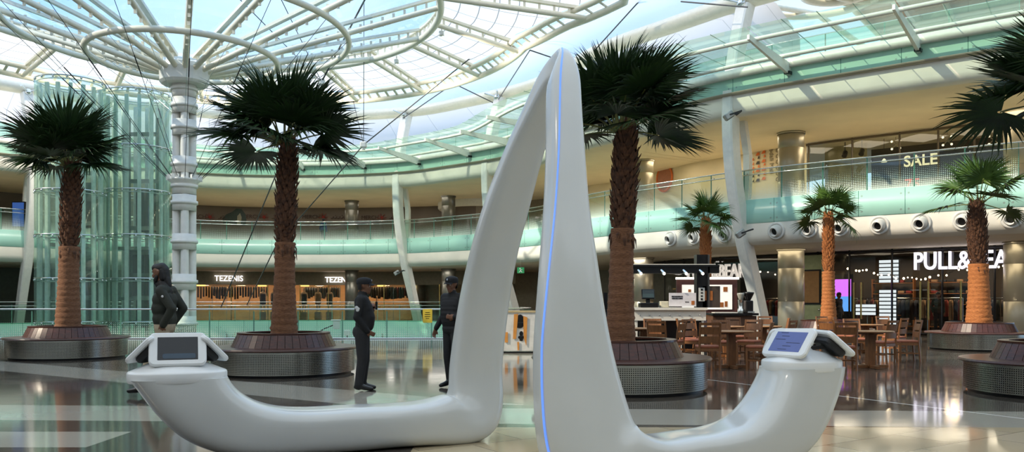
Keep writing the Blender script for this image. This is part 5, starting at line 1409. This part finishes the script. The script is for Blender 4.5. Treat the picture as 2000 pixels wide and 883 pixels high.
hand(pr, V((-.05, .185, 1.005)), (.5, -.25, -.75), (.2, -.9, .1), 'skin', .5, 1.0, 1); hand(pr, V((-.02, -.195, 1.005)), (.5, .25, -.75), (.2, .9, .1), 'skin', .5, 1.0, -1)
person_body(pr, M2, root); eyes(P, root, M2)
# hair as a thick swept-back mane, beard
mb = MB()
for (a, b_, r0, r1) in (((-.035, 0, .055), (.035, 0, .072), .088, .062), ((-.06, 0, .03), (-.075, 0, -.10), .082, .07), ((-.075, 0, -.08), (-.095, 0, -.19), .072, .055), ((-.055, .045, .03), (-.06, .05, -.08), .045, .045), ((-.055, -.045, .03), (-.06, -.05, -.08), .045, .045)):
    capsule(mb, P(*a), P(*b_), r0, r1)
part('hair', mb, hairm, root)
mb = MB(); capsule(mb, P(.052, 0, -.105), P(.066, 0, -.13), .043, .03); capsule(mb, P(.02, .058, -.05), P(.05, .04, -.10), .022, .03); capsule(mb, P(.02, -.058, -.05), P(.05, -.04, -.10), .022, .03); capsule(mb, P(.088, -.02, -.052), P(.088, .02, -.052), .008, .008)
part('beard', mb, hairm, root)
part('sleeve_badge', MB().sphere((-.085, .283, 1.405), .018, 8, sc=(1, .4, 1)), pmat('badge_white', (220, 220, 220), .5), root)
# --- shoppers deep in the scene
def small_person(p, rz, label, top, low):
    root = thing('person', label, 'person', p, rz)
    pr = []
    legs(pr, [V((0, .085, .88)), V((-.01, -.085, .88))], [V((.02, .09, .48)), V((.0, -.09, .48))], [V((0, .10, .075)), V((-.02, -.10, .075))], [V((.18, .13, .035)), V((.16, -.12, .035))], 'trousers', 'shoe')
    pr += [((0, .06, .92), (0, -.06, .92), .12, .12, 'trousers'), ((.0, .06, 1.05), (.0, -.06, 1.05), .128, .128, 'jacket'), ((.0, .09, 1.28), (.0, -.09, 1.28), .12, .12, 'jacket'), ((-.005, .16, 1.40), (-.005, -.16, 1.40), .07, .07, 'jacket'), ((0, 0, 1.42), (.015, 0, 1.54), .06, .054, 'skin')]
    P = head(pr, (.03, 0, 1.6), (1, 0, 0))
    for sg in (-1, 1):
        pr += [((0, sg * .18, 1.39), (-.04, sg * .23, 1.12), .06, .05, 'jacket'), ((-.04, sg * .23, 1.12), (.05, sg * .22, .9), .05, .04, 'jacket')]
        hand(pr, V((.055, sg * .22, .885)), (.25, 0, -.9), (0, -sg, 0), 'skin', .5, 1.0, sg)
    mt = {'skin': skin1, 'lip': lipm, 'jacket': top, 'trousers': low, 'shoe': shoe, 'eyew': eyew}
    person_body(pr, mt, root, .012); eyes(P, root, mt)
    mb = MB(); capsule(mb, P(-.03, 0, .05), P(.01, 0, .06), .09, .085); capsule(mb, P(-.05, 0, .0), P(-.05, 0, -.03), .07, .06); part('hair', mb, hairm, root)
s = s_at(1636, 6.6); small_person(ept(s, 6.7, .013), math.radians(-60), 'person in black silhouetted against the violet screen inside the shop', cl[0], cl[0])
s = s_at(1832, 7); small_person(ept(s, 7.0, .013), math.radians(-100), 'person in dark clothes standing inside the shop under the lit letters', cl[5], cl[0])
s = s_at(632, .8); small_person(ept(s, .8, 4.9), math.radians(70), 'person in blue leaning at the first floor gallery rail right of the second palm', pmat('blue_top', (60, 74, 104), .8), cl[0])
# ------------------------------------------------------------------ cafe tables and chairs
def make_chair():
    root = thing('dining_chair', 'x', 'chair', (0, 0, 0), 0, 'wooden cafe chairs')
    for sx in (-1, 1):
        part('leg', MB().bar((sx * .195, -.19, 0), (sx * .195, -.19, .43), .034, .034, w1=.042, h1=.042), wood, root)          # front
        mb = MB(); mb.pipe([(sx * .195, .235, 0), (sx * .195, .20, .43), (sx * .195, .22, .66), (sx * .195, .275, .93)], .022, 4, smooth=False)
        part('leg', mb, wood, root)
    mb = MB(); mb.box((0, -.19, .40), (.36, .024, .06)).box((0, .2, .40), (.36, .024, .06)).box((-.195, 0, .40), (.024, .36, .06)).box((.195, 0, .40), (.024, .36, .06))
    part('seat_frame', mb, wood, root)
    mb = MB(); mb.box((-.195, .02, .19), (.022, .40, .03)).box((.195, .02, .19), (.022, .40, .03)).box((0, .02, .19), (.38, .022, .03)); part('stretcher', mb, wood, root)
    part('seat', MB().rbox((0, -.005, .455), (.43, .42, .05), .05), cushion, root)
    def slat(z0, z1):
        y0 = np.interp(z0, [.43, .66, .93], [.2, .22, .275]); y1 = np.interp(z1, [.43, .66, .93], [.2, .22, .275])
        rows = [[Vector((x, y + .03 * (1 - (x / .2) ** 2) + dy, z)) for x in np.linspace(-.19, .19, 7)] for y, z, dy in ((y0, z0, -.009), (y1, z1, -.009), (y1, z1, .009), (y0, z0, .009), (y0, z0, -.009))]
        return MB().grid(rows, False, 0, False)
    for a, b_ in ((.88, .93), (.70, .845), (.54, .665)): part('back_slat', slat(a, b_), wood, root)
    return root
def make_table():
    root = thing('cafe_table', 'x', 'table', (0, 0, 0), 0, 'wooden cafe tables')
    part('tabletop', MB().lathe([(.0, .715), (.40, .715), (.44, .725), (.45, .735), (.45, .745), (.44, .75), (.0, .75)], 40, smooth=False), tablew, root)
    part('pedestal', MB().box((0, 0, .38), (.15, .15, .68)).box((0, 0, .70), (.5, .07, .04)).box((0, 0, .70), (.07, .5, .04)), wood, root)
    mb = MB(); mb.bar((-.34, 0, .035), (.34, 0, .035), .09, .06).bar((0, -.34, .035), (0, .34, .035), .09, .06); part('foot', mb, wood, root)
    return root
t0 = make_table(); c0 = make_chair(); used = []
def place(proto, x, y, rz, label):
    o = proto if proto.name not in used else copy_tree(proto)
    used.append(proto.name)
    o.location = (x, y, 0); o.rotation_euler.z = rz; o['label'] = label
def ch(px, py, deg, label):
    """chair standing on the floor point under (px, py); deg 0 = its back away from the camera, facing it"""
    g = ground(px, py); place(c0, g.x, g.y, math.radians(deg), label)
def tb(px, py, label):
    g = ground(px, py); place(t0, g.x, g.y, 0, label)
tb(1428, 719, 'round wooden cafe table directly left of the right tablet pod')
tb(1700, 719, 'round wooden cafe table right of the right tablet pod')
tb(1256, 706, 'wooden cafe table behind the planter of the tall palm, its top cut by the trunk')
tb(1490, 697, 'wooden cafe table behind the right tablet pod, mostly hidden by chairs')
tb(1690, 690, 'wooden cafe table farther back, behind the one right of the tablet pod')
tb(1418, 698, 'wooden cafe table farther back, before the coffee counter')
ch(1345, 698, 80, 'wooden chair seen from the side, leftmost at the table left of the tablet pod')
ch(1382, 722, 178, 'nearest wooden chair with its back to us, at the table left of the tablet pod')
ch(1480, 722, 248, 'nearest wooden chair turned left, between the round table and the tablet pod')
ch(1416, 708, 5, 'wooden chair facing us across the table left of the tablet pod')
ch(1463, 706, -40, 'wooden chair turned towards the table, behind the chair nearest the tablet pod')
ch(1361, 703, 30, 'wooden chair set back between the planter and the round table')
ch(1290, 713, 150, 'wooden chair with back to us at the table behind the tall palm planter')
ch(1312, 706, 235, 'wooden chair seen obliquely, right of the table behind the tall palm planter')
ch(1278, 700, 0, 'wooden chair facing us at the table behind the tall palm planter')
ch(1190, 702, 110, 'wooden chair peeping out left of the tall palm trunk')
ch(1176, 694, 80, 'second wooden chair peeping out left of the tall palm trunk, farther back')
ch(1440, 692, 10, 'wooden chair far back in front of the coffee counter')
ch(1373, 697, 80, 'wooden chair far back in front of the black kiosk post')
ch(1518, 695, 255, 'wooden chair seen from the side, just left of the sunlit palm')
ch(1500, 683, 0, 'wooden chair far back in front of the big white raking column')
ch(1526, 708, 230, 'wooden chair partly behind the left corner of the right tablet pod')
ch(1648, 723, 168, 'nearest wooden chair with its back to us, right of the tablet pod')
ch(1628, 702, 120, 'wooden chair half behind the chair nearest the tablet pod on its right side')
ch(1674, 700, 5, 'wooden chair facing us beyond the table right of the tablet pod')
ch(1722, 709, 215, 'wooden chair pulled out behind the table right of the tablet pod')
ch(1770, 706, 262, 'rightmost wooden chair, seen from the side')
ch(1746, 694, 220, 'wooden chair second from the right, turned away')
ch(1618, 684, 20, 'wooden chair far back beside the trunk of the sunlit palm')
ch(1652, 690, 60, 'wooden chair far back, left of the table farthest to the right')
ch(1735, 683, 10, 'wooden chair far back facing us, in front of the bright striped display stand')
# ------------------------------------------------------------------ cafe kiosk
whc = pmat('counter_white', (226, 222, 210), .35, var=.03)
def gbox(px0, px1, D): return (px0 - CX) / F * D, (px1 - CX) / F * D
D = 20.5; x0, x1 = gbox(1236, 1382, D)
root = thing('serving_counter', 'white topped black serving counter of the cafe kiosk', 'counter', ((x0 + x1) / 2, D + .45, 0)); w_ = x1 - x0
part('counter_top', MB().box((0, 0, 1.16), (w_, .9, .06)), whc, root)
part('apron', MB().box((0, -.36, 1.0), (w_ - .05, .06, .27)), whc, root)
for k in range(7): part('stud', MB().sphere((-w_ / 2 + .18 + k * (w_ - .36) / 6, -.40, 1.0), .02, 6), chrome, root)
part('front_panel', MB().box((0, .0, .44), (w_ - .2, .5, .86)), darkm, root)
for k in range(4): x = -w_ / 2 + .1 + k * (w_ - .2) / 3; part('support_leg', MB().box((x, -.34, .44), (.06, .06, .88)), whc, root)
# things on that counter
p = at(1266, 605, 20.8)
root = thing('cash_register', 'black cash register with a tilted display on the white counter', 'cash register', (p.x, p.y, 1.19))
part('drawer_base', MB().rbox((0, 0, .06), (.46, .4, .12), .03), darkm, root); part('neck', MB().bar((0, .05, .1), (0, .08, .3), .1, .06), darkm, root)
mb = MB(); mb.rbox((0, .02, .34), (.34, .04, .26), .02, Matrix.Rotation(-.25, 3, 'X')); tbm = part('monitor', mb, darkm, root); part('display', MB().box((0, -.003, .345), (.29, .03, .2), Matrix.Rotation(-.25, 3, 'X')), pmat('register_screen', (40, 62, 64), .2), tbm)
part('receipt_printer', MB().rbox((.4, .02, .08), (.22, .28, .16), .03), pmat('printer_cream', (206, 200, 176), .5), root)
p = at(1333, 590, 20.62); root = thing('menu_board', 'low white board with printed words and a small food photo standing on the white counter', 'board', (p.x, p.y, 1.19))
part('panel', MB().box((0, 0, .2), (.68, .03, .34)), pmat('board_white', (226, 222, 224), .4), root)
mb = MB(); rr = random.Random(8)
for k in range(16): mb.box((-.26 + (k % 8) * .035, -.018, .23 + (k // 8) * .05), (.02 + rr.random() * .012, .006, .035))
for k in range(5): mb.box((.07 + k * .02, -.018, .14), (.014, .006, .02))
part('printed_words', mb, darkm, root); part('food_photo', MB().box((.26, -.018, .12), (.08, .006, .1)), pmat('photo_brown', (170, 100, 44), .5), root)
p = at(1388, 588, 20.7); root = thing('display_cube', 'dark display box with an orange food photo beside the black post', 'box', (p.x, p.y, 1.19))
part('body', MB().box((0, .12, .27), (.44, .4, .54)), pmat('box_brown', (74, 62, 52), .5), root); part('food_photo', MB().box((-.07, -.085, .3), (.2, .01, .24)), MATS['photo_brown'], root)
# black post with a small sign and the black lighting truss
p = at(1369, HZ, 20.75); root = thing('kiosk_post', 'black steel post of the cafe kiosk with a small white sign', 'post', (p.x, p.y, 0))
zb = 1.19; zt = CAMZ + 92 / F * 20.75
mb = MB(); zm, zh = (zt + zb) / 2, zt - zb; mb.box((0, 0, zm), (.22, .26, zh)); mb.box((-.125, 0, zm), (.03, .32, zh)); mb.box((.125, 0, zm), (.03, .32, zh)); part('shaft', mb, darkm, root)
part('grey_flange', MB().box((.16, 0, zm), (.05, .3, zh)), pmat('post_grey', (96, 94, 90), .4, .4), root)
sg_ = part('small_sign', MB().box((-.02, -.17, 1.52), (.15, .02, .34)), pmat('sign_pale', (206, 208, 202), .5), root)
mb = MB()
for k in range(4): mb.box((-.02, -.183, 1.64 - k * .08), (.05, .006, .035 if k % 3 else .05))
part('printed_words', mb, darkm, sg_)
xa, xb = gbox(1200, 1405, 20.6); zc = CAMZ + (590 - 527) / F * 20.6
root = thing('lighting_beam', 'black lighting beam with small spotlights over the cafe counter', 'beam', ((xa + xb) / 2, 20.75, zc)); L = xb - xa
part('beam', MB().box((0, 0, 0), (L, .3, .17)).box((0, -.16, .1), (L, .04, .05)), darkm, root)
part('light_rail', MB().box((0, -.165, .135), (L - .2, .02, .018)), whc, root)
for k, px in enumerate((1246, 1291, 1334, 1366)):
    x = (px - CX) / F * 20.6 - (xa + xb) / 2
    sp_ = part('spotlight', MB().tube((x, -.2, -.02), (x + .05, -.3, -.1), .04, .05), chrome, root); part('lamp_face', MB().sphere((x + .053, -.305, -.105), .035, 8), pmat('spot_glow%d' % k, (255, 250, 235), .4, emit=(255, 250, 235), estr=2), sp_)
p = at(1200, HZ, 20.6); root = thing('kiosk_post', 'grey end post of the cafe kiosk left of the tall palm trunk', 'post', (p.x, p.y + .2, 0)); part('shaft', MB().rbox((0, 0, zc / 2), (.16, .2, zc + .2), .03), pmat('post_grey2', (84, 84, 80), .4, .4), root)
# framed menu behind
p = at(1380, HZ, 23.4); D = 23.4; wq = 118 / F * D; z0, z1 = CAMZ - 22 / F * D, CAMZ + 44 / F * D
root = thing('menu_display', 'big wine brown framed menu with food pictures behind the cafe counter', 'menu', (p.x, p.y, 0))
part('frame', MB().box((0, 0, (z0 + z1) / 2), (wq, .1, z1 - z0)), pmat('wine_frame', (88, 50, 42), .5), root)
part('top_light', MB().box((0, -.08, z1 + .03), (wq + .06, .1, .06)), pmat('menu_light', (250, 248, 240), .4, emit=(255, 250, 240), estr=1.0), root)
for sx in (-1, 1): part('support_leg', MB().box((sx * wq * .48, 0, z0 / 2), (.08, .08, z0)), darkm, root)
pp = part('poster', MB().box((0, -.06, (z0 + z1) / 2 - .02), (wq - .3, .02, z1 - z0 - .26)), pmat('menu_paper', (240, 234, 222), .5, emit=(240, 234, 222), estr=.35), root)
mb = MB(); zz = (z0 + z1) / 2
for x, z, ww, hh in ((.52, .2, .12, .14), (.42, -.24, .1, .14), (.54, -.22, .08, .16), (-.5, .16, .08, .08)): part('food_photo', MB().box((x, -.075, zz + z), (ww, .01, hh)), MATS['photo_brown'], pp)
mb = MB(); mb.sphere((.28, -.075, zz - .16), .09, 12, sc=(1, .1, 1.3)); part('red_picture', mb, pmat('photo_red', (190, 70, 56), .5), pp)
mb = MB()
for k in range(5): mb.box((.02, -.075, zz + .2 - k * .03), (.2 - .02 * k, .008, .012))
part('printed_words', mb, rubber, pp)
# coffee counter on the right with machines
D = 22.0; x0, x1 = gbox(1392, 1482, D)
root = thing('coffee_counter', 'dark topped brown coffee counter right of the black post', 'counter', ((x0 + x1) / 2, D + .4, 0)); w_ = x1 - x0
part('counter_top', MB().box((0, 0, 1.0), (w_, .8, .06)), darkm, root); part('front_panel', MB().box((0, .03, .48), (w_ - .06, .66, .95)), pmat('counter_brown', (96, 64, 44), .5), root)
part('white_top', MB().box((-w_ * .2, -.2, 1.04), (w_ * .5, .35, .03)), whc, root)
p = at(1447, 600, 22.2); root = thing('coffee_grinder', 'steel coffee grinder on the coffee counter', 'grinder', (p.x, p.y, 1.03))
part('body', MB().lathe([(.09, 0), (.09, .1), (.06, .14), (.07, .3), (.08, .36)], 18), chrome, root); part('hopper', MB().lathe([(.05, .36), (.1, .5), (.1, .54), (.0, .55)], 18), pmat('hopper_clear', (150, 150, 140), .2), root)
p = at(1462, 600, 22.2); root = thing('coffee_machine', 'black upright coffee machine with a tilted hopper beside the grinder', 'coffee machine', (p.x, p.y, 1.03))
part('body', MB().rbox((0, .02, .17), (.2, .3, .34), .04), darkm, root); part('hopper', MB().lathe([(.05, .34), (.14, .52), (.15, .56), (.0, .58)], 16), darkm, root); part('drip_tray', MB().box((0, -.18, .03), (.18, .14, .04)), chrome, root)
# bar stool and dark cupboard by the left of the kiosk, waste post
p = at(1186, HZ, 23.5); root = thing('service_cabinet', 'black service cabinet left of the tall palm trunk', 'cabinet', (p.x, p.y, 0)); part('body', MB().box((0, 0, .55), (.4, .4, 1.1)), darkm, root); part('door', MB().box((0, -.21, .55), (.34, .02, 1.0)), rubber, root); part('screen_post', MB().box((-.05, 0, 1.35), (.1, .06, .5)), darkm, root)
# white hoarding with a painted totem between the two blades
gp = ground(1018, 690); root = thing('painted_hoarding', 'low white hoarding with a black and orange painted totem, seen between the two blades', 'hoarding', (gp.x, gp.y, 0)); u = gp.y / F
hgt = CAMZ - 20 * u
part('panel', MB().box((0, .05, hgt / 2 + .03), (1.9, .08, hgt - .06)), pmat('hoarding_white', (214, 212, 206), .5), root)
part('top_rail', MB().box((0, .05, hgt + .02), (1.94, .12, .05)), pmat('rail_tan', (190, 170, 130), .5), root); part('base', MB().box((0, .06, .02), (1.9, .14, .04)), darkm, root)
def q2(px, py): return ((px - 1018) * u, CAMZ + (590 - py) * u)
mb = MB(); Rx = Matrix.Rotation(PI / 2, 4, 'X')
mb.prism([q2(1004, 614), q2(1012, 613), q2(1008, 662), q2(1002, 662)][::-1], 0, .012, 0, Rx); mb.prism([q2(1022, 617), q2(1030, 620), q2(1028, 676), q2(1023, 660)][::-1], 0, .012, 0, Rx); mb.prism([q2(986, 649), q2(992, 649), q2(992, 669), q2(986, 669)][::-1], 0, .012, 0, Rx)
mb.prism([q2(1010, 668), q2(1014, 668), q2(1014, 684), q2(1011, 684)][::-1], 0, .012, 0, Rx); part('orange_paint', mb, pmat('paint_orange', (206, 138, 60), .6), root)
def figure(pts):
    mb = MB()
    for px, py, r_, sx, sz in pts: x, z = q2(px, py); mb.sphere((x, 0, z), r_, 12, sc=(sx, .12, sz))
    part('black_paint', mb, darkm, root)
figure(((1016, 624, .1, 1, 1.3), (1016, 633, .13, 1, .6), (1015, 638, .085, 1, .5)))
figure(((1018, 652, .06, .8, 1.2), (1018, 659, .085, 1, .6), (1018, 664, .05, 1, .6)))
# area lamps added under the soffits to brighten the galleries
dl = emat('soffit_fill_glow', (255, 246, 222), 4)
k_ = 0
for off, z, e, pxs in ((3.0, 3.49, 14, (1330, 1450, 1540, 1640, 1750, 1860, 1960)), (4.2, 8.24, 22, (1180, 1300, 1400, 1520, 1640, 1760, 1880, 1980)), (3.4, 8.24, 9, (400, 500, 590, 680, 770, 850, 930, 1000, 1080)), (2.6, 3.49, 27.5, (400, 500, 600, 690, 780, 860, 940, 1030, 1120, 1230)), (7.0, 8.24, 8, (380, 480, 560, 650, 730, 810, 900))):
    for px in pxs:
        p = ept(s_at(px, off), off, z)
        arealamp(p - Vector((0, 0, .02)), 1.5, e, (1, .86, .62) if 10 < e < 27 else (1, .95, .86), name='added_soffit_fill')
